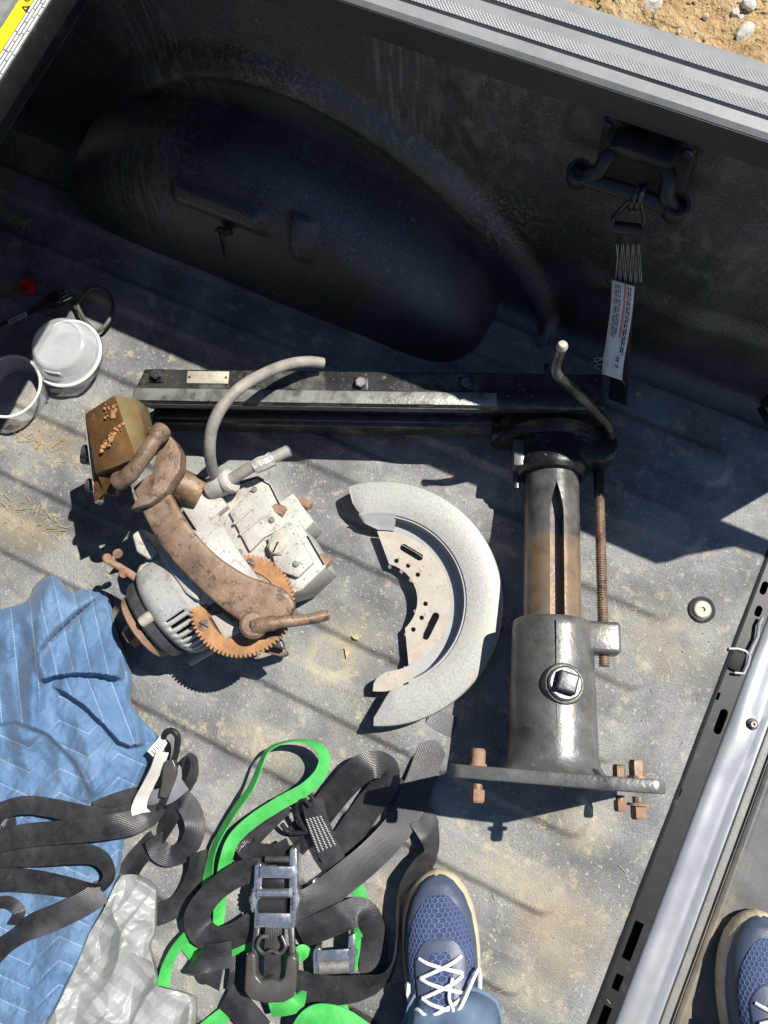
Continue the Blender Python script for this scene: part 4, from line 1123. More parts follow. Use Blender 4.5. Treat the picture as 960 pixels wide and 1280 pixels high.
# slotted mounting plate
zp = 0.0275
def arc(r, a0, a1, n=24):
    return [G(r, lerp(a0, a1, i / n), zp) for i in range(n + 1)]
out = arc(0.1100, -93, 66, 40) + arc(0.0585, 48, -76, 30)
def gp(zx, zy):
    return P(400 + zx / 3.554, 570 + zy / 3.554, zp)
def hslot(x0, y0, x1, y1, r, n=8):
    p0 = gp(x0, y0); p1 = gp(x1, y1); d = (p1 - p0).normalized(); s_ = V((-d.y, d.x, 0)); o = []
    for c_, a0 in ((p1, -90), (p0, 90)):
        for i in range(n + 1):
            a = R(a0 + 180 * i / n)
            o.append(c_ + d * (math.cos(a) * r) + s_ * (math.sin(a) * r))
    return o
def hround(x0, y0, r=0.0037, n=16):
    c_ = gp(x0, y0)
    return [c_ + V((math.cos(2 * math.pi * i / n) * r, math.sin(2 * math.pi * i / n) * r, 0)) for i in range(n)]
MB().holes(out, [hslot(372, 408, 442, 450, 0.0058), hslot(514, 712, 470, 800, 0.0058), hround(340, 467), hround(392, 488), hround(435, 528), hround(469, 657), hround(452, 719), hround(415, 771)], (0, 0, 0.003)).build('mounting_plate', M['beige'], gd)
# ================================================================ webbing straps
def ribbon(pts, width, name, m, parent, thick=0.0017, n=8, world=False, curl=0.0):
    """pts: (px, py, z, roll) with roll 0 = lying flat, 90 = standing on edge; width may be a list"""
    if world:
        cps = [tuple(p) for p in pts]
    else:
        cps = [tuple(P(p[0], p[1], p[2])) + (p[3],) for p in pts]
    c = catmull(cps, n)
    mb = MB(); uv = []; k = 5; dist = 0.0; sprev = None
    for i, q in enumerate(c):
        o = V(q[:3])
        if i:
            dist += (o - V(c[i - 1][:3])).length
        t = (V(c[min(i + 1, len(c) - 1)][:3]) - V(c[max(i - 1, 0)][:3])).normalized()
        s0 = t.cross(up)
        s0 = s0.normalized() if s0.length > 0.15 else (sprev - t * sprev.dot(t)).normalized()
        sprev = s0
        n0 = s0.cross(t)
        a = R(q[3])
        s_ = s0 * math.cos(a) + n0 * math.sin(a); nn = s_.cross(t)
        w = width / 2
        for side in (1, -1):
            for j in range(k):
                v_ = (-1 + 2 * j / (k - 1)) * side
                cv = curl * (1 - v_ * v_) * w
                mb.v.append(o + s_ * (v_ * w) + nn * (thick / 2 * side + cv)); uv.append((dist, v_ * w))
    kk = 2 * k; m_ = len(c)
    mb.f = [(i * kk + j, i * kk + (j + 1) % kk, (i + 1) * kk + (j + 1) % kk, (i + 1) * kk + j) for i in range(m_ - 1) for j in range(kk)]
    mb.f += [tuple(range(kk))[::-1], tuple((m_ - 1) * kk + j for j in range(kk))]
    mb.uv = uv
    return mb.build(name, m, parent, sharp=50, recalc=True)

WB = 0.0415
def tubepx(pts, r, name, m, parent, n=10, closed=False, s=5):
    q = [tuple(P(*p)) for p in pts]
    if closed:
        q = q + [q[0]]
    c = catmull(q, s)
    if closed:
        c = c[:-1]
    return MB().tube(c, r, n, closed).build(name, m, parent)

# ---- black ratchet strap in the middle
rs = thing('ratchet_strap', 'black ratchet strap heaped with its large ratchet beside the left shoe', 'ratchet strap', P(345, 1130, 0))
web = ribbon([(556, 890, 0.004, 0), (544, 925, 0.006, 0), (522, 985, 0.014, 2), (500, 1030, 0.022, 4), (468, 1066, 0.028, 3), (430, 1098, 0.032, 0), (390, 1128, 0.034, -4), (352, 1142, 0.036, 0)], WB * 1.04, 'webbing', M['web'], rs, curl=0.04)
ribbon([(365, 1058, 0.006, 0), (396, 1022, 0.020, 8), (424, 988, 0.036, 14), (449, 963, 0.046, 12), (470, 955, 0.046, 30), (484, 963, 0.038, 40), (478, 985, 0.026, 14), (458, 1012, 0.016, 6), (432, 1050, 0.010, 3), (412, 1085, 0.008, 0)], WB * 1.0, 'webbing', M['web'], rs, curl=0.04)
ribbon([(470, 972, 0.010, 0), (490, 986, 0.012, 0), (515, 1008, 0.014, 8), (534, 1034, 0.018, 30), (540, 1062, 0.022, 55), (527, 1083, 0.024, 40), (509, 1103, 0.025, 62), (499, 1130, 0.025, 84), (497, 1170, 0.025, 88), (492, 1203, 0.025, 80), (476, 1225, 0.026, 50), (448, 1235, 0.030, 20), (412, 1238, 0.034, 8), (372, 1232, 0.034, 2)], WB * 0.98, 'webbing', M['web'], rs, curl=0.03)
ribbon([(328, 1088, 0.040, 10), (306, 1090, 0.044, 20), (283, 1102, 0.046, 28), (260, 1122, 0.044, 32), (247, 1144, 0.038, 24), (252, 1164, 0.030, 8), (272, 1174, 0.028, -12), (296, 1168, 0.032, -20), (318, 1155, 0.034, -10)], WB * 0.92, 'webbing', M['web'], rs, curl=0.04)
ribbon([(290, 1192, 0.034, 0), (270, 1196, 0.040, 0), (250, 1199, 0.034, -40), (240, 1204, 0.020, -80), (252, 1222, 0.008, -10), (276, 1228, 0.006, 0)], WB * 0.86, 'webbing', M['web'], rs)
ribbon([(296, 1190, 0.016, 20), (298, 1212, 0.016, 30), (294, 1236, 0.014, 34)], WB * 0.62, 'webbing', M['web'], rs)
ribbon([(283, 1245, 0.020, 0), (302, 1262, 0.026, 0), (326, 1290, 0.024, 0)], WB * 0.9, 'webbing', M['web'], rs, curl=0.1)
ribbon([(375, 1168, 0.030, -10), (402, 1158, 0.040, -6), (430, 1146, 0.042, 0), (448, 1140, 0.034, 20), (460, 1148, 0.022, 10), (466, 1170, 0.012, 0), (466, 1205, 0.008, 0), (458, 1250, 0.008, 0), (452, 1300, 0.006, 0)], WB * 0.94, 'webbing', M['web'], rs, curl=0.05)
# sewn tail above the ratchet, curling back on itself
st = ribbon([(356, 1004, 0.030, 20), (338, 1022, 0.032, 24), (318, 1042, 0.034, 20), (308, 1056, 0.036, 10), (322, 1066, 0.042, -18), (346, 1066, 0.044, -30), (362, 1058, 0.038, -36)], WB * 0.80, 'sewn_tail', M['web'], rs, curl=0.05)
st2 = ribbon([(390, 1000, 0.040, -6), (394, 1016, 0.040, -4), (401, 1038, 0.036, -2), (412, 1064, 0.030, 0), (422, 1088, 0.020, 0), (418, 1112, 0.010, 0)], WB * 0.80, 'sewn_tail', M['web'], rs)
mb = MB()
for k in range(-2, 3):
    q0 = P(392 + k * 4.3, 1022 - k * 1.0, 0.0405); q1 = P(409 + k * 5.0, 1061 - k * 2.2, 0.0335)
    pts = []
    for i in range(25):
        t = i / 24
        p = q0.lerp(q1, t) + LX * (0.0012 * (1 if i % 2 else -1)); pts.append(p)
    mb.tube(pts, 0.0006, 5)
mb.build('stitching', M['thread'], st2)['kind'] = 'stuff'
# wire hook
tubepx([(388, 1008, 0.045), (380, 1000, 0.046), (372, 1003, 0.044), (371, 1016, 0.040), (379, 1034, 0.034), (384, 1040, 0.030), (362, 1040, 0.030), (352, 1030, 0.034)], 0.0035, 'wire_hook', M['wire'], rs)
tubepx([(392, 1000, 0.044), (384, 990, 0.044), (374, 988, 0.040), (366, 1000, 0.034), (370, 1010, 0.03)], 0.0035, 'wire_hook', M['wire'], rs)

# ---- ratchet
def rbox(px, py, z, sx, sy, sz, m, name, parent, rot=0.0, bev=0.0015):
    e0 = (P(px + 20, py + rot * 20, z) - P(px, py, z)).normalized(); e1 = V((-e0.y, e0.x, 0))
    return MB().box(P(px, py, z), (sx, sy, sz), (e0, e1, up)).build(name, m, parent, bevel=bev)
ra = rbox(346, 1090, 0.062, 0.050, 0.016, 0.004, M['zinc'], 'ratchet', rs, 0.03)
for px0, dx in ((322, -1), (366, 1)):
    out = [(px0 - 4, 1062 if dx > 0 else 1082), (px0 + 4, 1060 if dx > 0 else 1080), (px0 + 6, 1090), (px0 + 5, 1110), (px0 + 9 * (1 if dx > 0 else 0.4), 1125), (px0 + 4, 1140), (px0 + 3, 1160), (px0 - 5, 1160), (px0 - 4, 1140), (px0 - 8 * (1 if dx < 0 else 0.4), 1125), (px0 - 5, 1108)]
    MB().prism([P(a_, b_, 0.058) for a_, b_ in out], (0, 0, -0.030)).build('side_plate', M['zinc'], ra, bevel=0.0015)
    # toothed wheel
    c = P(px0 + 3 * dx, 1124, 0.050); ring = []
    e0 = (P(366, 1124, 0.05) - P(322, 1124, 0.05)).normalized(); e1 = V((-e0.y, e0.x, 0))
    for k in range(13):
        for da, r_ in ((0, 0.0115), (0.55, 0.0165), (0.7, 0.0165)):
            a = 2 * math.pi * (k + da) / 13
            ring.append(c + e1 * (math.cos(a) * r_) + up * (math.sin(a) * r_))
    MB().prism(ring, e0 * (0.003 * dx)).build('ratchet_wheel', M['zinc'], ra)
    MB().lathe(c + e0 * (0.003 * dx), e0 * dx, [(0.006, 0), (0.006, 0.003), (0.004, 0.0045), (0.0001, 0.005)], 14).build('axle_end', M['zinc'], ra)
MB().cyl(P(322, 1116, 0.060), P(362, 1116, 0.060), 0.0062, n=18).build('cross_bar', M['zinc'], ra)
MB().cyl(P(325, 1130, 0.050), P(358, 1130, 0.050), 0.0125, n=22).build('spool', M['web'], ra)
rbox(342, 1150, 0.056, 0.054, 0.020, 0.004, M['zinc'], 'pawl_plate', ra, 0.06)
rbox(343, 1103, 0.056, 0.030, 0.012, 0.012, M['black'], 'spool_cover', ra)
mb = MB(); mb.cyl(P(332, 1074, 0.055), P(362, 1074, 0.055), 0.0045, n=12); mb.build('anchor_pin', M['darksteel'], ra)
tubepx([(336, 1170, 0.062), (326, 1172, 0.064), (322, 1183, 0.064), (330, 1192, 0.064), (340, 1188, 0.064), (350, 1192, 0.064), (357, 1183, 0.064), (352, 1170, 0.062)], 0.0028, 'release_ring', M['darksteel'], ra, closed=False)
for a_ in (321, 363):
    MB().prism([P(a_ - 4, 1156, 0.054), P(a_ + 4, 1156, 0.054), P(a_ + 3 + (-4 if a_ < 340 else 3), 1200, 0.060), P(a_ - 4 + (-4 if a_ < 340 else 3), 1200, 0.060)], (0, 0, -0.010)).build('handle_arm', M['darksteel'], ra, bevel=0.002)
out = [(307, 1196), (313, 1191), (319, 1193), (320, 1220), (326, 1228), (338, 1224), (349, 1228), (355, 1222), (358, 1197), (365, 1193), (371, 1198), (370, 1236), (366, 1248), (354, 1254), (330, 1255), (312, 1250), (305, 1240)]
MB().prism([P(a_, b_, 0.066) for a_, b_ in out], (0, 0, -0.020)).build('grip', M['handle'], ra, bevel=0.006, seg=3)
ribbon([(342, 1140, 0.050, 0), (342, 1165, 0.052, 0), (341, 1195, 0.050, 0), (340, 1225, 0.044, 0), (338, 1250, 0.03, 0)], 0.024, 'webbing_tail', M['web'], ra)
c = P(396, 1103, 0.022)
MB().lathe(c, up, [(0.006, 0), (0.0055, 0.004), (0.0001, 0.006)], 14).build('rivet', M['zinc'], rs)

# ---- green ratchet strap underneath, with a smaller ratchet
gs = thing('green_strap', 'bright green ratchet strap with a tall loop and small ratchet', 'ratchet strap', P(350, 1180, 0))
WG = 0.0195
ribbon([(252, 1200, 0.006, 0), (255, 1150, 0.010, 10), (259, 1106, 0.020, 24), (267, 1062, 0.034, 52), (289, 1020, 0.044, 56), (314, 984, 0.050, 56), (326, 955, 0.052, 58), (335, 938, 0.053, 70), (352, 929, 0.053, 84), (374, 926, 0.053, 84), (394, 931, 0.052, 70), (405, 946, 0.051, 40), (401, 966, 0.049, 20), (382, 986, 0.048, 6), (350, 1004, 0.047, 2), (316, 1026, 0.046, 6), (293, 1048, 0.044, 20), (283, 1072, 0.038, 30), (277, 1104, 0.026, 40), (274, 1145, 0.014, 40), (276, 1172, 0.008, 10)], WG, 'webbing', M['web_green'], gs, curl=0.05)
ribbon([(496, 1124, 0.004, 0), (470, 1116, 0.005, 0), (446, 1106, 0.006, 0)], WG * 1.1, 'webbing', M['web_green'], gs)
ribbon([(440, 1100, 0.008, 0), (452, 1122, 0.007, 0), (460, 1160, 0.004, 0)], WG * 1.0, 'webbing', M['web_green'], gs)
ribbon([(250, 1158, 0.016, 20), (236, 1168, 0.022, 40), (220, 1186, 0.024, 50), (208, 1210, 0.020, 50), (203, 1240, 0.012, 34)], WG * 0.95, 'webbing', M['web_green'], gs)
ribbon([(222, 1170, 0.006, 0), (236, 1186, 0.006, 0), (250, 1204, 0.005, 0)], WG * 0.9, 'webbing', M['web_green'], gs)
ribbon([(285, 1188, 0.022, 0), (308, 1180, 0.026, 6), (330, 1188, 0.024, 0)], WG * 1.0, 'webbing', M['web_green'], gs)
ribbon([(352, 1206, 0.040, 10), (368, 1196, 0.046, 26), (378, 1190, 0.040, 40), (384, 1196, 0.03, 20)], WG * 0.95, 'webbing', M['web_green'], gs)
ribbon([(240, 1300, 0.010, 0), (262, 1282, 0.014, 0), (286, 1262, 0.018, 0), (297, 1240, 0.022, 16)], WG * 1.05, 'webbing', M['web_green'], gs)
ribbon([(338, 1262, 0.034, -10), (356, 1260, 0.040, 0), (372, 1254, 0.040, 16), (376, 1238, 0.034, 30)], WG * 1.0, 'webbing', M['web_green'], gs)
ribbon([(372, 1300, 0.040, 0), (384, 1276, 0.050, -14), (402, 1268, 0.050, -8), (430, 1276, 0.044, 4), (460, 1296, 0.034, 6)], WG * 1.5, 'webbing', M['web_green'], gs)
ribbon([(424, 1246, 0.012, 0), (430, 1262, 0.010, 0), (432, 1290, 0.008, 0)], WG * 0.7, 'webbing', M['web_green'], gs)
ribbon([(442, 1192, 0.030, 50), (440, 1176, 0.036, 54), (450, 1164, 0.040, 30)], WG * 0.8, 'webbing', M['web_green'], gs)
ribbon([(446, 1170, 0.036, 40), (446, 1190, 0.034, 60), (442, 1214, 0.03, 60)], WG * 0.7, 'webbing', M['web_green'], gs)
r2 = rbox(417, 1194, 0.050, 0.048, 0.015, 0.004, M['zinc'], 'ratchet', gs, -0.06)
for a_ in (396, 439):
    MB().prism([P(a_ - 3, 1170 if a_ > 420 else 1186, 0.048), P(a_ + 4, 1168 if a_ > 420 else 1186, 0.048), P(a_ + 5, 1194, 0.048), P(a_ + 3, 1218, 0.046), P(a_ - 4, 1218, 0.046), P(a_ - 5, 1196, 0.048)], (0, 0, -0.026)).build('side_plate', M['zinc'], r2, bevel=0.0015)
MB().cyl(P(400, 1208, 0.040), P(436, 1206, 0.040), 0.010, n=18).build('spool', M['screw'], r2)
MB().lathe(P(441, 1190, 0.05), up, [(0.007, 0), (0.006, 0.004), (0.0001, 0.005)], 14).build('axle_end', M['zinc'], r2)

# ---- black strap on the blanket, with hook and white tag
ls = thing('hook_strap', 'black strap with a black hook and white tag, tangled over the blanket', 'strap', P(150, 1030, 0))
ribbon([(-30, 1024, 0.050, 0), (0, 1014, 0.056, 0), (30, 1006, 0.060, 4), (66, 1010, 0.062, 8), (105, 1018, 0.060, 6), (140, 1022, 0.056, 0), (176, 1012, 0.052, 0)], WB * 0.62, 'webbing', M['web'], ls)
ribbon([(-30, 1062, 0.044, 0), (0, 1051, 0.050, 0), (36, 1044, 0.056, -4), (80, 1040, 0.062, -8), (122, 1036, 0.064, -6), (158, 1030, 0.060, 8), (186, 1020, 0.052, 24), (200, 1006, 0.046, 34)], WB * 0.82, 'webbing', M['web'], ls, curl=0.06)
ribbon([(118, 1012, 0.048, 0), (150, 1000, 0.046, 0), (172, 994, 0.044, 0)], WB * 0.6, 'webbing', M['web'], ls)
ribbon([(-30, 1074, 0.040, 0), (0, 1070, 0.044, 6), (50, 1068, 0.050, 24), (98, 1067, 0.054, 46), (125, 1073, 0.056, 74), (136, 1088, 0.054, 88), (131, 1103, 0.052, 70), (112, 1111, 0.050, 40), (80, 1108, 0.048, 18), (45, 1102, 0.046, 8), (10, 1100, 0.044, 0), (-30, 1104, 0.042, 0)], WB * 0.80, 'webbing', M['web'], ls)
ribbon([(128, 1114, 0.050, 0), (104, 1130, 0.056, 0), (66, 1148, 0.062, -6), (36, 1160, 0.062, -30), (14, 1176, 0.060, -44), (-10, 1196, 0.056, -20)], WB * 0.84, 'webbing', M['web'], ls, curl=0.05)
ribbon([(-12, 1020, 0.050, 0), (6, 1022, 0.052, 10), (12, 1034, 0.044, 60), (8, 1052, 0.040, 60)], WB * 0.5, 'webbing', M['web'], ls)
ribbon([(-10, 1130, 0.050, 0), (10, 1128, 0.056, 20), (24, 1140, 0.058, 30), (16, 1156, 0.05, 40)], WB * 0.4, 'webbing', M['web'], ls)
# coil on the floor
ribbon([(200, 1046, 0.012, 40), (214, 1020, 0.022, 20), (226, 1000, 0.030, 14), (238, 1012, 0.032, 26), (244, 1034, 0.030, 20), (236, 1058, 0.026, 6), (216, 1070, 0.022, -10), (200, 1064, 0.024, -30), (192, 1046, 0.028, -50)], WB * 0.72, 'webbing', M['web'], ls, curl=0.04)
ribbon([(158, 1096, 0.008, 0), (168, 1078, 0.012, 10), (182, 1062, 0.018, 20), (194, 1050, 0.020, 20)], WB * 0.8, 'webbing', M['web'], ls)
ribbon([(248, 1066, 0.030, 60), (247, 1084, 0.026, 50), (240, 1106, 0.020, 36), (226, 1128, 0.014, 20), (206, 1140, 0.010, 8), (186, 1146, 0.010, 0)], WB * 0.76, 'webbing', M['web'], ls)
ribbon([(228, 956, 0.036, 60), (234, 944, 0.040, 84), (242, 950, 0.040, 80), (240, 972, 0.034, 60), (228, 990, 0.028, 40)], WB * 0.5, 'webbing', M['web'], ls)
ribbon([(178, 1008, 0.040, 0), (192, 1000, 0.044, 0), (212, 992, 0.044, 0), (230, 978, 0.040, 6)], WB * 0.64, 'webbing', M['web_grey'], ls)
wt = ribbon([(203, 940, 0.060, 54), (196, 960, 0.060, 60), (186, 980, 0.058, 60), (176, 1000, 0.056, 50), (174, 1014, 0.054, 20), (182, 1022, 0.050, 0)], 0.022, 'tag_loop', M['web_white'], ls)
tg_ = MB().prism([P(184, 939, 0.063), P(202, 918, 0.066), P(209, 929, 0.062), P(196, 950, 0.060)], (0, 0, -0.0008)).build('white_tag', M['white'], ls)
mb = MB()
for k in range(6):
    mb.tube([P(189 + k * 2.6, 938 - k * 2.6, 0.0645 + 0.0001 * k), P(194 + k * 2.6, 943 - k * 2.6, 0.0632)], 0.0004, 4)
mb.build('tag_print', M['ink'], tg_)['kind'] = 'stuff'
tubepx([(204, 922, 0.062), (208, 915, 0.066), (216, 914, 0.066), (222, 921, 0.064), (221, 936, 0.060), (217, 952, 0.056), (217, 968, 0.052), (211, 984, 0.050), (203, 1004, 0.048), (194, 1020, 0.046)], [0.0048] * 30 + [0.0055] * 15 + [0.0035] * 1, 'hook', M['wire'], ls)
bar([(213, 950, 0.064, 0.006), (213, 962, 0.064, 0.0105), (211, 976, 0.062, 0.009), (205, 995, 0.058, 0.005)], 0.010, 'hook_sleeve', M['handle'], ls)

# ---- strap hanging from the wall bracket
hs = thing('hanging_strap', 'black strap with white label hanging from the wall bracket', 'strap', PY(775, 470, 0.52))
q = [PY(789, 286, 0.535), PY(786, 310, 0.535), PY(782, 345, 0.533), PY(778, 390, 0.528), PY(776, 430, 0.520), PY(774, 470, 0.512), PY(772, 505, 0.505), PY(768, 530, 0.50)]
def hang(q, w, name, m, parent, off=0.0):
    mb = MB(); uv = []
    for i, p in enumerate(catmull([tuple(a_) for a_ in q], 5)):
        o = V(p) + V((0, -off, 0)); sx_ = V((1, 0.0, 0.12)).normalized()
        for s_ in (-1, -0.33, 0.33, 1):
            mb.v.append(o + sx_ * (s_ * w / 2)); uv.append((i * 0.008, s_ * w / 2))
    n_ = len(mb.v) // 4
    mb.f = [(i * 4 + j, i * 4 + j + 1, (i + 1) * 4 + j + 1, (i + 1) * 4 + j) for i in range(n_ - 1) for j in range(3)]
    mb.uv = uv
    o = mb.build(name, m, parent)
    sm = o.modifiers.new('thick', 'SOLIDIFY'); sm.thickness = 0.0018; sm.offset = 0
    return o
hang(q, 0.029, 'webbing', M['web'], hs)
tri = [PY(a_, b_, 0.533) for a_, b_ in ((792, 248), (799, 250), (806, 272), (804, 284), (770, 281), (767, 272), (784, 254))]
MB().tube([tuple(p) for p in tri], 0.0032, 10, closed=True).build('hook_triangle', M['wire'], hs)
mb = MB()
for dx in (-3, 4):
    c = PY(797 + dx, 246, 0.540)
    mb.tube([c + V((0, math.cos(a) * 0.012, math.sin(a) * 0.014)) for a in [2 * math.pi * i / 16 for i in range(16)]], 0.003, 8, closed=True)
mb.build('hook_eye', M['wire'], hs)
MB().lathe(PY(770, 284, 0.531), PY(803, 288, 0.531) - PY(770, 284, 0.531), [(0.006, 0), (0.007, 0.003), (0.007, 0.026), (0.006, 0.029)], 14).build('rolled_end', M['web'], hs)
# zig-zag stitching, seen on the front
mb = MB()
z0 = [PY(770 + 33 * i / 10, 304 if i % 2 else 351, 0.5325) for i in range(11)]
mb.tube([p + V((0, -0.0015, 0)) for p in z0], 0.0005, 5)
z1 = [PY(770 + 33 * (i + 0.4) / 10, 351 if i % 2 else 304, 0.5325) for i in range(10)]
mb.tube([p + V((0, -0.0018, 0)) for p in z1], 0.0005, 5)
mb.build('stitching', M['thread'], hs)['kind'] = 'stuff'
lab_q = [PY(779, 354, 0.526), PY(777, 385, 0.516), PY(772, 420, 0.498), PY(767, 450, 0.478), PY(765, 471, 0.463)]
lb = hang(lab_q, 0.029, 'care_label', M['white'], hs)
def lp(u, t):
    c = catmull([tuple(a_) for a_ in lab_q], 5); i = min(int(t * (len(c) - 1)), len(c) - 2); f_ = t * (len(c) - 1) - i
    return V(c[i]).lerp(V(c[i + 1]), f_) + V((u, -0.0016, 0.0006 + u * 0.12))
mb = MB()
mb.tube([lp(0.0035, t / 10) for t in range(0, 6)], 0.0011, 5); mb.build('orange_stripe', M['orange'], lb)
mb = MB(); rr = random.Random(5)
for u in (-0.0095, -0.0072, -0.0049, -0.0026, 0.0075, 0.0105):
    t = 0.03
    while t < (0.5 if u < 0 else 0.62):
        l = rr.uniform(0.02, 0.07); mb.tube([lp(u, t), lp(u, t + l)], 0.00045 if u < 0 else 0.0008, 4); t += l + 0.015
for t in (0.70, 0.73, 0.80):
    mb.tube([lp(0.003, t), lp(0.008, t + 0.012)], 0.0008, 4)
mb.build('label_print', M['ink'], lb)['kind'] = 'stuff'
mb = MB(); rr = random.Random(8)
for k in range(7):
    a_ = V(lp(rr.choice((-0.0145, 0.0145)), rr.uniform(0.6, 1.0)))
    mb.tube(catmull([tuple(a_), tuple(a_ + V((rr.uniform(-.012, .012), -0.004, rr.uniform(-.008, .004)))), tuple(a_ + V((rr.uniform(-.014, .014), -0.005, rr.uniform(-.02, -.004))))], 5), 0.0003, 4)
mb.build('loose_threads', M['thread'], lb)['kind'] = 'stuff'

# ================================================================ cloths
def poly_at(pl, n):
    d = [0]
    for i in range(1, len(pl)):
        d.append(d[-1] + math.dist(pl[i], pl[i - 1]))
    out = []; j = 0
    for i in range(n):
        s_ = d[-1] * i / (n - 1)
        while j < len(d) - 2 and d[j + 1] < s_:
            j += 1
        t = (s_ - d[j]) / max(1e-9, d[j + 1] - d[j])
        out.append((lerp(pl[j][0], pl[j + 1][0], t), lerp(pl[j][1], pl[j + 1][1], t)))
    return out
def coons(top, right, bottom, left, nu, nv):
    """top/bottom run left to right, left/right run top to bottom"""
    T = poly_at([c[:2] for c in catmull(top, 8)], nu); B = poly_at([c[:2] for c in catmull(bottom, 8)], nu)
    Lf = poly_at([c[:2] for c in catmull(left, 8)], nv); Rt = poly_at([c[:2] for c in catmull(right, 8)], nv)
    g = []
    for j in range(nv):
        v = j / (nv - 1); row = []
        for i in range(nu):
            u = i / (nu - 1)
            row.append(tuple((1 - v) * T[i][k] + v * B[i][k] + (1 - u) * Lf[j][k] + u * Rt[j][k]
                             - ((1 - u) * (1 - v) * T[0][k] + u * (1 - v) * T[-1][k] + (1 - u) * v * B[0][k] + u * v * B[-1][k]) for k in (0, 1)))
        g.append(row)
    return g
def pdist(x, y, pl, full=False):
    best = (1e9, 1, 0.5); n_ = len(pl) - 1
    for i, ((ax, ay), (bx_, by_)) in enumerate(zip(pl, pl[1:])):
        dx, dy = bx_ - ax, by_ - ay
        t = max(0, min(1, ((x - ax) * dx + (y - ay) * dy) / (dx * dx + dy * dy)))
        ex_, ey_ = x - ax - t * dx, y - ay - t * dy
        d = math.hypot(ex_, ey_)
        if d < best[0]:
            best = (d, 1 if dx * ey_ - dy * ex_ > 0 else -1, (i + t) / n_)
    return best if full else best[:2]
def stepfold(x, y, pl, h, far, near):
    """one side of the line is a raised flap that falls off sharply over the edge"""
    d, s_, t = pdist(x, y, pl, True)
    k = sstep(0.0, 0.16, t) * (1 - sstep(0.90, 1.0, t))
    return k * h * (math.exp(-d / far) if s_ < 0 else math.exp(-(d / near) ** 2))
def cloth(name, g, hf, uvf, m, thick):
    nv, nu = len(g), len(g[0]); mb = MB(); uv = []
    for j in range(nv):
        for i in range(nu):
            x, y = g[j][i]
            mb.v.append(P(x, y, hf(x, y, i / (nu - 1), j / (nv - 1)))); uv.append(uvf(x, y, i / (nu - 1), j / (nv - 1)))
    mb.f = [(j * nu + i, j * nu + i + 1, (j + 1) * nu + i + 1, (j + 1) * nu + i) for j in range(nv - 1) for i in range(nu - 1)]
    mb.uv = uv
    o = rebase(mb.build(name, m, None, recalc=True, sharp=75))
    sm = o.modifiers.new('thick', 'SOLIDIFY'); sm.thickness = thick; sm.offset = -1
    return o

# ---- blue quilted moving blanket
top = [(-70, 775), (-20, 766), (15, 757), (34, 750), (42, 735), (52, 724), (64, 719), (76, 724), (88, 740), (100, 737), (118, 736), (132, 740), (139, 750)]
right = [(139, 750), (142, 772), (150, 800), (162, 830), (167, 855), (163, 872), (172, 892), (186, 908), (198, 922), (192, 945), (178, 975), (165, 1010), (156, 1050), (150, 1090), (140, 1130), (120, 1180), (100, 1240), (92, 1310)]
bottom = [(-70, 1310), (0, 1310), (92, 1310)]
left = [(-70, 775), (-70, 1000), (-70, 1310)]
gB = coons(top, right, bottom, left, 230, 330)
R1 = [(64, 722), (57, 760), (50, 800), (42, 850), (36, 920)]
K1 = [(52, 812), (70, 793), (92, 772), (112, 755), (128, 742)]
K2 = [(46, 851), (66, 844), (92, 840), (122, 841), (158, 847)]
K3 = [(60, 853), (82, 864), (105, 880), (130, 904), (150, 926), (162, 931), (186, 927)]
K7 = [(-20, 905), (20, 900), (60, 915), (95, 950), (120, 1000)]
K8 = [(-30, 1130), (30, 1110), (80, 1125), (120, 1160)]
K4 = [(8, 800), (14, 860), (24, 930), (34, 960)]
K5 = [(96, 900), (110, 945), (118, 985)]
K6 = [(40, 890), (70, 930), (80, 980), (60, 1010)]
def q_seam(x, y):
    # quilting direction differs between the flaps
    d2, s2 = pdist(x, y, K2); d3, s3 = pdist(x, y, K3)
    if y < 846 + 0.0 * x and x > 52:
        return (x * 0.98 - y * 0.22) / 21.0
    if x < 50 and y < 905:
        return (x * 1.0 - y * 0.10) / 25.0
    if s3 < 0 and y < 940 and x > 60:
        return (x * 0.93 - y * 0.35) / 26.0
    w = 26 * abs(((x / 74.0) % 1.0) - 0.5) * 2
    return (y + 0.25 * x + w) / 30.0
def h_blanket(x, y, u, v):
    h = 0.026 + 0.016 * noise.noise((x / 70, y / 70, 2)) + 0.013 * noise.noise(((x + 0.5 * y) / 30, (y - 0.4 * x) / 75, 5)) + 0.0022 * (1 - 2 * abs(noise.noise((x / 19, y / 27, 8)))) + 0.0013 * (1 - 2 * abs(noise.noise(((x + y) / 9, (y - x) / 17, 4)))) + 0.0006 * noise.noise((x / 4, y / 5, 4))
    d, s_ = pdist(x, y, R1); h += 0.030 * math.exp(-(d / 17) ** 2)
    d, s_ = pdist(x, y, K1)
    h += 0.012 * math.exp(-d / 22) * (1 if s_ < 0 else 0.35) - 0.016 * math.exp(-(d / 3.4) ** 2)
    h += stepfold(x, y, K2, 0.030, 45, 3.0)
    h += stepfold(x, y, K3, 0.028, 38, 3.0)
    h += stepfold(x, y, K7, 0.014, 40, 4.0) + stepfold(x, y, K8, 0.006, 40, 4.0)
    for K, a_ in ((K4, 0.010), (K5, 0.007), (K6, 0.009)):
        d, s_ = pdist(x, y, K); h += a_ * math.exp(-(d / 9) ** 2)
    f_ = abs((q_seam(x, y) % 1.0) - 0.5)
    h += 0.0022 * min(1, f_ * 3.6) ** 0.7
    e = min(1.0, (1 - u) / 0.05, v / 0.035)
    return max(0.0045, lerp(0.006, h, (1 - (1 - e) ** 2)))
bl = cloth('moving_blanket', gB, h_blanket, lambda x, y, u, v: (q_seam(x, y), x * 0.0013 + y * 0.0013), M['blanket'], 0.003)
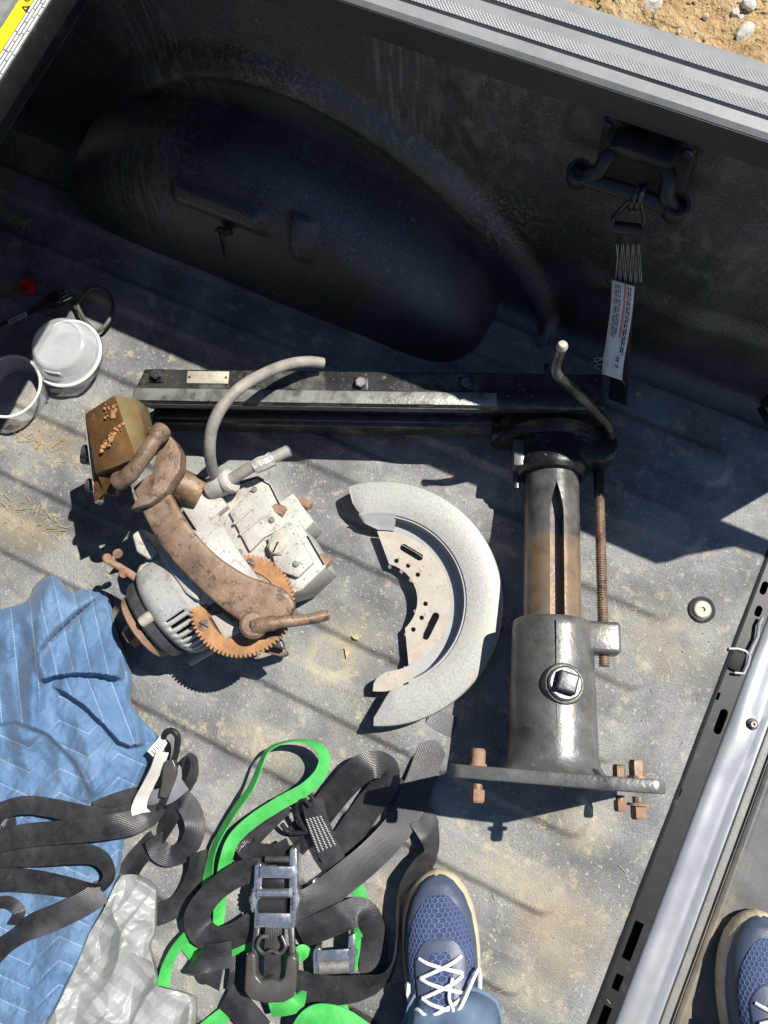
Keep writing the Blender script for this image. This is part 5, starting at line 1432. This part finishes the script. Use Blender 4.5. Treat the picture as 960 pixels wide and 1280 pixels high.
tag(bl, 'blue quilted moving blanket bunched up on the bed floor', 'blanket')

# ---- crumpled silver tarp
top = [(146, 1100), (153, 1094), (172, 1093), (186, 1100), (197, 1108)]
right = [(197, 1108), (197, 1140), (195, 1166), (189, 1182), (194, 1200), (199, 1222), (201, 1234), (222, 1238), (244, 1246), (246, 1275), (244, 1310)]
bottom = [(34, 1310), (120, 1310), (244, 1310)]
left = [(146, 1100), (139, 1115), (128, 1138), (112, 1165), (98, 1196), (84, 1225), (66, 1260), (34, 1310)]
gT = coons(top, right, bottom, left, 150, 190)
F1 = [(150, 1100), (140, 1140), (150, 1165), (165, 1190), (198, 1206)]
F2 = [(160, 1180), (120, 1200), (95, 1230), (70, 1290)]
F3 = [(196, 1230), (180, 1250), (160, 1290)]
F4 = [(130, 1130), (160, 1150), (196, 1150)]
def tri(x, y, ang_, per, ph, warp):
    c_, s_ = math.cos(R(ang_)), math.sin(R(ang_))
    w = (x * c_ + y * s_) / per + ph + warp * noise.noise((x / 60, y / 60, ph))
    return abs((w % 1.0) - 0.5) * 2 - 0.5
def h_tarp(x, y, u, v):
    # stiff sheet: flat facets meeting in straight folds
    h = 0.038 + 0.008 * noise.noise((x / 75, y / 75, 3))
    h += 0.017 * tri(x, y, 20, 56, 0.15, 0.35) + 0.008 * tri(x, y, 34, 31, 0.4, 0.5) + 0.006 * tri(x, y, 85, 52, 0.7, 0.6) + 0.0028 * tri(x, y, 128, 23, 0.2, 0.8) + 0.0010 * tri(x, y, 60, 9, 0.5, 1.5)
    for F, a_ in ((F1, 0.012), (F2, 0.010), (F3, 0.018), (F4, 0.007)):
        d, s_ = pdist(x, y, F); h += a_ * math.exp(-d / 13)
    e = min(1.0, u / 0.03, v / 0.04, (1 - u) / 0.06)
    lo = 0.030 if u < 0.5 else 0.010
    return max(0.008, lerp(lo, h, 1 - (1 - e) ** 2))
tp = cloth('plastic_tarp', gT, h_tarp, lambda x, y, u, v: (x * 0.001, y * 0.001), M['tarp'], 0.0008)
tag(tp, 'crumpled silver grey plastic tarp at the bottom left over the blanket', 'tarp')
# ================================================================ plastic tubs
def tub(c, r0, r1, h, up_side, name, m, parent):
    """thin-walled deli tub; up_side True = open side up"""
    t = 0.0012
    if up_side:
        pr = [(0.0001, 0.0), (r0 - 0.004, 0.0), (r0, 0.003), (r1, h - 0.006), (r1 + 0.002, h - 0.005), (r1 + 0.0030, h), (r1 + 0.001, h + 0.0012), (r1 - t, h), (r0 - t, 0.004), (r0 - 0.006, t), (0.0001, t)]
    else:
        pr = [(r1 + 0.0030, 0.0), (r1 + 0.0030, 0.004), (r1, 0.006), (r0, h - 0.006), (r0 - 0.003, h - 0.0015), (r0 - 0.008, h), (r0 - 0.010, h - 0.003), (0.0001, h - 0.003),
              (0.0001, h - 0.003 - t), (r0 - 0.009, h - 0.003 - t), (r0 - 0.004, h - 0.004), (r0 - t, h - 0.007), (r1 - t, 0.006), (r1 - t, 0.0)]
    mb = MB(); n = 56; vs = []
    for r, z in pr:
        for k in range(n):
            a = 2 * math.pi * k / n
            mb.v.append(V(c) + V((math.cos(a) * r, math.sin(a) * r, z)))
    for i in range(len(pr) - 1):
        mb.f += [(i * n + k, i * n + (k + 1) % n, (i + 1) * n + (k + 1) % n, (i + 1) * n + k) for k in range(n)]
    return mb.build(name, m, parent, sharp=50)
def wall_label(c, r0, r1, z0, z1, a0, a1, off, m, name, parent, n=14):
    mb = MB()
    for i in range(n + 1):
        a = lerp(a0, a1, i / n)
        for z, r in ((z0, r0), (z1, r1)):
            mb.v.append(V(c) + V((math.cos(a) * (r + off), math.sin(a) * (r + off), z)))
    mb.f = [(2 * i, 2 * i + 2, 2 * i + 3, 2 * i + 1) for i in range(n)]
    o = mb.build(name, m, parent, recalc=False)
    sm = o.modifiers.new('thick', 'SOLIDIFY'); sm.thickness = 0.0003; sm.offset = 1
    return o
def bars(c, r0, r1, z0, z1, a0, a1, off, parent):
    rr = random.Random(2); mb = MB(); a = a0
    while a < a1:
        w = rr.choice((0.010, 0.016, 0.026))
        for z, r in ((z0, r0), (z1, r1)):
            for q in (a, a + w):
                mb.v.append(V(c) + V((math.cos(q) * (r + off), math.sin(q) * (r + off), z)))
        k = len(mb.v) - 4; mb.f.append((k, k + 1, k + 3, k + 2)); a += w + rr.choice((0.010, 0.02))
    mb.build('barcode', M['ink'], parent, recalc=False)['kind'] = 'stuff'
def ang(c, px, py, z):
    q = P(px, py, z); return math.atan2(q.y - c.y, q.x - c.x)

c = P(84, 442, 0.036); c = V((c.x, c.y, 0))
t1 = thing('plastic_tub', 'stacked pair of frosted tubs, the upper one upside down, beside the cord', 'plastic tub', c)
tub(c, 0.050, 0.0575, 0.036, True, 'lower_tub', M['tub'], t1)
MB().lathe(c + V((0, 0, 0.0355)), up, [(0.0575, 0.0), (0.0625, 0.0), (0.0632, 0.0022), (0.0618, 0.0042), (0.0585, 0.0042), (0.0572, 0.002)], 56, closed=True).build('lid_rim', M['tub_rim'], t1)
MB().lathe(c + V((0, 0, 0.0360)), up, [(0.0001, 0.0), (0.0570, 0.0), (0.0570, 0.0012), (0.0001, 0.0012)], 56).build('lid', M['tub'], t1)
c2 = c + V((-0.002, 0.004, 0.0385))
utb = tub(c2, 0.0485, 0.0530, 0.032, False, 'upper_tub', M['tub'], t1)
am = ang(c2, 70, 455, 0.055)
wl = wall_label(c2, 0.0524, 0.0498, 0.007, 0.024, am - 0.30, am + 0.30, 0.0006, M['white'], 'label', utb)
bars(c2, 0.0520, 0.0503, 0.010, 0.021, am - 0.24, am + 0.22, 0.0012, wl)
c = P(12, 483, 0.046); c = V((c.x, c.y, 0))
t2 = thing('plastic_tub', 'single open frosted tub with dark lettering, at the left edge', 'plastic tub', c)
tb2 = tub(c, 0.049, 0.054, 0.046, True, 'tub_wall', M['tub'], t2)
MB().lathe(c + V((0, 0, 0.0462)), up, [(0.0530, 0.0), (0.0572, 0.0), (0.0578, 0.0018), (0.0560, 0.003), (0.0532, 0.002)], 56, closed=True).build('rim', M['tub_rim'], t2)
am = ang(c, 18, 514, 0.02)
bars(c, 0.0500, 0.0525, 0.012, 0.030, am - 0.26, am + 0.2, 0.0008, tb2)
am = ang(c, 50, 488, 0.03)
for k, ch in enumerate('no'):
    a = am - 0.13 + 0.26 * k; r = 0.0540
    o_ = c + V((math.cos(a) * r, math.sin(a) * r, 0.013))
    text(ch, 0.024, o_, (-math.sin(a), math.cos(a), 0), (0.10 * math.cos(a), 0.10 * math.sin(a), 1), M['inkblue'], 'lettering', tb2, align='CENTER')
am = ang(c, 0, 470, 0.03)
wall_label(c, 0.0500, 0.0525, 0.016, 0.040, am + 0.0, am + 0.7, -0.0025, M['white'], 'label', tb2)

# ================================================================ red cap, cords
cp = P(40, 363, 0)
rc = thing('bottle_cap', 'small round red plastic cap in the shadow near the plug', 'cap', cp)
MB().lathe(cp + V((0, 0, 0.008)), up, [(0.0150, 0.0), (0.0155, 0.001), (0.0155, 0.010), (0.0143, 0.0125), (0.0120, 0.0130), (0.0112, 0.0120), (0.0001, 0.0120)], 40).build('cap_body', M['red'], rc)
MB().tube([cp + V((math.cos(a) * 0.007, math.sin(a) * 0.007, 0.0202)) for a in [2 * math.pi * i / 24 for i in range(24)]], 0.0006, 6, closed=True).build('cap_mark', M['red'], rc)
for k in range(30):
    pass
pc = thing('power_cord', 'black power cord with three-prong plug and white tag, by the red cap', 'power cord', P(60, 380, 0))
tubepx([(-30, 418, 0.008), (0, 406, 0.009), (30, 394, 0.010), (50, 384, 0.011), (64, 377, 0.012)], 0.0038, 'cord', M['cord'], pc)
bar([(58, 380, 0.012, 0.005), (64, 377, 0.013, 0.010), (71, 374, 0.013, 0.0125), (76, 371, 0.013, 0.011)], 0.018, 'plug', M['cord'], pc)
for a_, b_ in ((71, 369), (73, 373), (77, 376)):
    MB().cyl(P(a_ + 2, b_, 0.014), P(a_ + 13, b_ - 5, 0.014), 0.0016, n=8).build('prong', M['zinc'], pc)
mb = MB(); e0 = (P(36, 391, 0.015) - P(8, 404, 0.015)).normalized(); e1 = V((-e0.y, e0.x, 0))
tl = MB().box(P(22, 397.5, 0.0145), (0.036, 0.0085, 0.0012), (e0, e1, up)).build('cord_tag', M['white'], pc)
rr = random.Random(4); mb = MB()
for k in range(14):
    mb.box(P(22, 397.5, 0.0153) + e0 * (-0.015 + 0.0022 * k), (rr.choice((0.0006, 0.001)), 0.006, 0.0004), (e0, e1, up))
mb.build('tag_print', M['ink'], tl)['kind'] = 'stuff'
cc = thing('thin_cable', 'thin dark cable tied in a loop behind the stacked tubs', 'cable', P(120, 395, 0))
tubepx([(78, 366, 0.008), (90, 376, 0.009), (98, 390, 0.012), (106, 404, 0.014), (116, 414, 0.016), (126, 412, 0.018), (136, 401, 0.018), (141, 386, 0.017), (138, 370, 0.017), (128, 361, 0.018), (114, 361, 0.018), (104, 370, 0.018), (98, 382, 0.017), (102, 398, 0.016), (113, 413, 0.013), (123, 422, 0.010), (127, 438, 0.007), (124, 452, 0.006), (112, 468, 0.006), (90, 478, 0.006), (60, 483, 0.006)], 0.0036, 'cable', M['cord_grey'], cc)
tubepx([(97, 384, 0.018), (105, 398, 0.019), (115, 410, 0.020), (122, 416, 0.016)], 0.0034, 'cable', M['cord_grey'], cc)

# ================================================================ person: two legs in jeans and sneakers
toe = P(543, 1087, 0.012); hd = (P(543, 1087, 0.02) - P(559, 1255, 0.02)).normalized()
person = thing('person', 'person in jeans and navy sneakers, one foot on the bed floor, one on tailgate', 'person', V((0.37, -0.42, 0)))
WS = [(0.0, 0.0), (0.004, 0.016), (0.012, 0.028), (0.03, 0.042), (0.055, 0.0510), (0.085, 0.0550), (0.11, 0.0555), (0.14, 0.0530), (0.18, 0.0470), (0.22, 0.0420), (0.26, 0.0400), (0.285, 0.034), (0.297, 0.020), (0.302, 0.0)]
HS = [(0.0, 0.034), (0.012, 0.046), (0.03, 0.055), (0.06, 0.065), (0.09, 0.074), (0.12, 0.086), (0.15, 0.098), (0.18, 0.108), (0.21, 0.112), (0.25, 0.108), (0.302, 0.105)]
def tab(T, s_):
    for (a_, b_), (c_, d_) in zip(T, T[1:]):
        if s_ <= c_:
            t = (s_ - a_) / (c_ - a_)
            return lerp(b_, d_, t)
    return T[-1][1]
def shoe(name, toe, hd, zb, parent):
    sd_ = V((hd.y, -hd.x, 0))          # to the wearer's right
    def W(s_, x, z):
        bow = 0.010 * math.sin(math.pi * min(1, s_ / 0.30)) - 0.006
        return toe - hd * s_ + sd_ * (x - bow * 0.6) + V((0, 0, zb + z - toe.z))
    Z0 = 0.027
    def S(s_, a, off=0.0):
        """upper: a = -1..1 from the left edge over the top to the right edge"""
        w = max(0.0005, tab(WS, s_) - 0.0035); t = tab(HS, s_)
        q = a * math.pi / 2
        ex_ = 0.80
        x = w * math.copysign(abs(math.sin(q)) ** ex_, q); z = Z0 + (t - Z0) * abs(math.cos(q)) ** 0.72
        e = 0.002
        n_ = V((math.sin(q) * 0.9, 0, math.cos(q)))
        return W(s_, x, z) + sd_ * (n_.x * off) + V((0, 0, n_.z * off))
    root = MB()
    # sole
    ns = 60; loops = [(0.0, -0.0045), (0.002, -0.001), (0.010, 0.0015), (0.020, 0.0010), (0.028, -0.0015), (0.0315, -0.004), (0.030, -0.0065), (0.026, -0.008)]
    outl = []
    for k in range(ns):
        t = k / ns
        if t < 0.5:
            s_ = 0.302 * (0.5 - 0.5 * math.cos(2 * math.pi * t)); outl.append((s_, tab(WS, s_)))
        else:
            s_ = 0.302 * (0.5 - 0.5 * math.cos(2 * math.pi * t)); outl.append((s_, -tab(WS, s_)))
    for z, d in loops:
        for s_, x in outl:
            r_ = math.hypot(x, 0.15 - s_)
            nx_, ns_ = (x / max(0.02, abs(x)) if abs(x) > 0.02 else x / 0.02), ((s_ - 0.15) / 0.15) ** 3
            root.v.append(W(s_ + ns_ * d, x + nx_ * d, z))
    m_ = len(loops)
    root.f = [(i * ns + k, i * ns + (k + 1) % ns, (i + 1) * ns + (k + 1) % ns, (i + 1) * ns + k) for i in range(m_ - 1) for k in range(ns)]
    root.f += [tuple(range(ns)), tuple((m_ - 1) * ns + k for k in range(ns))]
    so = root.build(name, M['sole'], parent, sharp=60)
    # upper
    def patch(s0, s1, amax, off, nm, m, ns_=40, na=24, amin=None):
        mb = MB(); uv = []
        for i in range(ns_ + 1):
            s_ = lerp(s0, s1, (i / ns_) if nm != 'upper' else (i / ns_) ** 1.5)
            a1 = amax(s_); a0 = -a1 if amin is None else amin(s_)
            for j in range(na + 1):
                a = lerp(a0, a1, j / na)
                edge = min(1, min(i, ns_ - i) / 1.0, min(j, na - j) / 1.0)
                mb.v.append(S(s_, a, off if edge > 0 else -0.001)); uv.append((a * 0.07, s_))
        k = na + 1
        mb.f = [(i * k + j, i * k + j + 1, (i + 1) * k + j + 1, (i + 1) * k + j) for i in range(ns_) for j in range(na)]
        mb.uv = uv
        return mb.build(nm, m, so, sharp=70)
    patch(0.002, 0.300, lambda s_: 1.0, 0.0, 'upper', M['shoe_smooth'], 60, 32)
    patch(0.022, 0.150, lambda s_: 0.68 * max(0.0, 1 - ((0.150 - s_) / 0.1285) ** 3.0) ** 0.5 + 0.02, 0.0010, 'knit_panel', M['knit'], 50, 32)
    patch(0.070, 0.235, lambda s_: 0.42 * min(1, max(0.0, (s_ - 0.070) / 0.026)) ** 0.5 + 0.02, 0.0024, 'eyestay', M['shoe_smooth'])
    patch(0.084, 0.235, lambda s_: 0.15 * min(1, max(0.0, (s_ - 0.084) / 0.012)) ** 0.5 + 0.01, 0.0034, 'tongue', M['knit'], 30, 14)
    patch(0.148, 0.29, lambda s_: 0.93, 0.0012, 'side_panel', M['shoe_smooth'], 24, 12, lambda s_: 0.42)
    patch(0.148, 0.29, lambda s_: -0.42, 0.0012, 'side_panel', M['shoe_smooth'], 24, 12, lambda s_: -0.93)
    # laces
    def lace(pts, r=0.0024, nm='lace'):
        mb = MB(); c_ = catmull([tuple(p) for p in pts], 6)
        return mb.tube(c_, r, 8).build(nm, M['lace'], so)
    for i, s_ in enumerate((0.094, 0.115, 0.136, 0.157)):
        lace([S(s_, -0.30, 0.0035), S(s_ + 0.004, -0.14, 0.0065), S(s_ + 0.010, 0.04, 0.0075), S(s_ + 0.018, 0.30, 0.0045)])
        lace([S(s_, 0.30, 0.0035), S(s_ + 0.005, 0.12, 0.0075), S(s_ + 0.012, -0.06, 0.0090), S(s_ + 0.020, -0.28, 0.0050)])
    lace([S(0.162, 0.02, 0.008), S(0.142, 0.20, 0.014), S(0.116, 0.42, 0.016), S(0.112, 0.58, 0.012), S(0.130, 0.66, 0.009), S(0.152, 0.50, 0.012), S(0.164, 0.10, 0.010)], nm='lace_bow')
    lace([S(0.162, 0.0, 0.008), S(0.150, -0.22, 0.012), S(0.146, -0.36, 0.010), S(0.152, -0.44, 0.008), S(0.162, -0.34, 0.010), S(0.168, -0.06, 0.010)], nm='lace_bow')
    lace([S(0.164, 0.02, 0.009), S(0.148, 0.10, 0.012), S(0.132, 0.06, 0.010), S(0.114, 0.12, 0.008)], nm='lace_end')
    # side emblem strokes on the outside
    mb = MB()
    mb.tube([S(0.126, -0.64, 0.0018), S(0.140, -0.70, 0.0022), S(0.154, -0.66, 0.0020)], [0.003, 0.0045, 0.003], 8)
    mb.tube([S(0.150, -0.80, 0.0018), S(0.140, -0.70, 0.0026), S(0.132, -0.80, 0.0018)], [0.0025, 0.004, 0.0025], 8)
    mb.build('side_emblem', M['white'], so)
    return so, S
def leg_section(mb, c, rx, ry, hd, k=28, seed=0.0, amp=0.06):
    sd_ = V((hd.y, -hd.x, 0))
    for j in range(k):
        a = 2 * math.pi * j / k
        f_ = 1 + amp * noise.noise((math.cos(a) * 2.2 + seed, math.sin(a) * 2.2, c.z * 16 + seed))
        mb.v.append(c + sd_ * (math.cos(a) * rx * f_) + hd * (math.sin(a) * ry * f_))
so1, S1 = shoe('shoe', toe, hd, 0.0, person)
hd2 = (V((0.02, 1.0, 0))).normalized()
hd2 = (P(935, 1146, 0.02) - P(946, 1290, 0.02)).normalized()
toe2 = P(944, 1140, 0.012)
so2, S2 = shoe('shoe', V((toe2.x, toe2.y, 0.0)), hd2, -0.008, person)
# jeans: both legs and the seat as one garment
mb = MB(); k = 40
sd1 = V((hd.y, -hd.x, 0))
def leg(an, kn, hp, hd, seed):
    st = []
    for t in range(0, 13):
        u = t / 12
        st.append((an.lerp(kn, u), lerp(0.066, 0.080, u ** 0.7) + (0.010 if t == 0 else 0.0), lerp(0.078, 0.084, u) + (0.012 if t == 0 else 0)))
    for t in range(1, 9):
        u = t / 8
        st.append((kn.lerp(hp, u), lerp(0.080, 0.105, u), lerp(0.084, 0.115, u)))
    b_ = len(mb.v)
    for i, (c, rx, ry) in enumerate(st):
        fold = 0.006 * math.sin(i * 2.1) if i < 7 else 0
        leg_section(mb, c, rx + fold, ry + fold, hd, k, seed, 0.22 if i < 6 else 0.07)
    for i in range(len(st) - 1):
        mb.f.extend([(b_ + i * k + j, b_ + i * k + (j + 1) % k, b_ + (i + 1) * k + (j + 1) % k, b_ + (i + 1) * k + j) for j in range(k)])
an1 = toe - hd * 0.220 + sd1 * 0.010 + V((0, 0, 0.066)); an2 = V((toe2.x, toe2.y, 0)) - hd2 * 0.215 + V((0, 0, 0.075))
hipc = V((0.43, -0.62, 0.86))
leg(an1, V((0.29, -0.56, 0.46)), hipc + V((-0.09, 0, 0)), hd, 0.0)
leg(an2, V((0.60, -0.50, 0.46)), hipc + V((0.09, 0, 0)), hd2, 4.0)
b_ = len(mb.v)
for z, rx, ry in ((0.80, 0.19, 0.125), (0.86, 0.205, 0.135), (0.94, 0.20, 0.13), (1.02, 0.18, 0.115)):
    leg_section(mb, V((hipc.x, hipc.y, z)), rx, ry, V((0, 1, 0)), k, 2.0, 0.02)
mb.f += [(b_ + i * k + j, b_ + i * k + (j + 1) % k, b_ + (i + 1) * k + (j + 1) % k, b_ + (i + 1) * k + j) for i in range(3) for j in range(k)]
mb.f += [tuple(b_ + j for j in range(k))[::-1], tuple(b_ + 3 * k + j for j in range(k))]
hem = [mb.v[j].copy() for j in range(k)]; hem2 = [mb.v[21 * k + j].copy() for j in range(k)]
jn = mb.build('jeans', M['denim'], person, sharp=70)
for h_ in (hem, hem2):
    MB().tube(h_, 0.0032, 8, closed=True).build('hem', M['denim'], jn)
sm = jn.modifiers.new('thick', 'SOLIDIFY'); sm.thickness = 0.002; sm.offset = -1

# ================================================================ litter on the floor
rr = random.Random(11)
mb = MB()
def straw(px, py, l=None, a=None):
    c = P(px, py, 0); z = rib_h(c.x, c.y) + rr.uniform(0.0012, 0.004)
    c.z = z; a = rr.uniform(0, 6.28) if a is None else a; l = l or rr.uniform(0.006, 0.02)
    d = V((math.cos(a), math.sin(a), rr.uniform(-0.08, 0.08))) * l / 2
    mb.tube([c - d, c + V((0, 0, 0.0006)), c + d], rr.uniform(0.00022, 0.0006), 4)
for i in range(90):
    t = rr.random(); straw(lerp(5, 118, t) + rr.gauss(0, 12), lerp(530, 592, t) + rr.gauss(0, 9), rr.choice((0.003, 0.005, 0.008, 0.014, 0.024)))
for i in range(60):
    t = rr.random(); straw(lerp(0, 85, t) + rr.gauss(0, 12), lerp(622, 668, t) + rr.gauss(0, 10), rr.choice((0.003, 0.005, 0.008, 0.014, 0.022)))
for i in range(60):
    straw(rr.uniform(0, 940), rr.uniform(480, 1270), rr.uniform(0.004, 0.014))
for i in range(70):
    t = rr.random(); straw(lerp(-5, 40, t) + rr.gauss(0, 4), lerp(262, 285, t) + rr.gauss(0, 4))
for i in range(25):
    straw(rr.uniform(0, 30), rr.uniform(350, 385))
o = mb.build('straw', M['straw'], recalc=False); o['kind'] = 'stuff'
tag(o, 'dry straw and grass bits scattered over the bed floor', 'straw')
mb = MB()
for i in range(900):
    px = rr.uniform(0, 940); py = rr.uniform(440, 1275)
    if rr.random() < 0.25:
        px = rr.gauss(125, 22); py = rr.gauss(672, 14)
    c = P(px, py, 0)
    if c.x > 0.395 or c.y > 0.56:
        continue
    pebble(mb, V((c.x, c.y, rib_h(c.x, c.y) + 0.001)), rr.choice((0.0006, 0.0008, 0.001, 0.0014)), i)
o = mb.build('grit', M['chip'], recalc=False); o['kind'] = 'stuff'
tag(o, 'fine pale grit sprinkled on the bed liner', 'grit')
def chip(px, py, pts, lab):
    c = P(px, py, 0); c.z = rib_h(c.x, c.y) + 0.003
    o = MB().prism([c + (ex * a_ + ey * b_) * 0.00125 + V((0, 0, 0.0006 * ((a_ * 7 + b_ * 3) % 3))) for a_, b_ in pts], (0, 0, 0.0012)).build('bark_chip', M['chip'])
    tag(rebase(o), lab, 'chip', 'bark chips')
chip(435, 815, [(-4, -5), (-1, -6), (0, -2), (6, 0), (1, 3), (-1, 8), (-3, 2)], 'curled pale bark chip on the floor near the dried ring')
chip(446, 797, [(-6, -2), (0, -4), (5, 0), (3, 3), (-2, 2)], 'flat pale bark chip just above the curled one')
chip(797, 493, [(-3, -3), (2, -3), (4, 1), (0, 3), (-3, 2)], 'small white flake on the shaded floor right of the saw column')
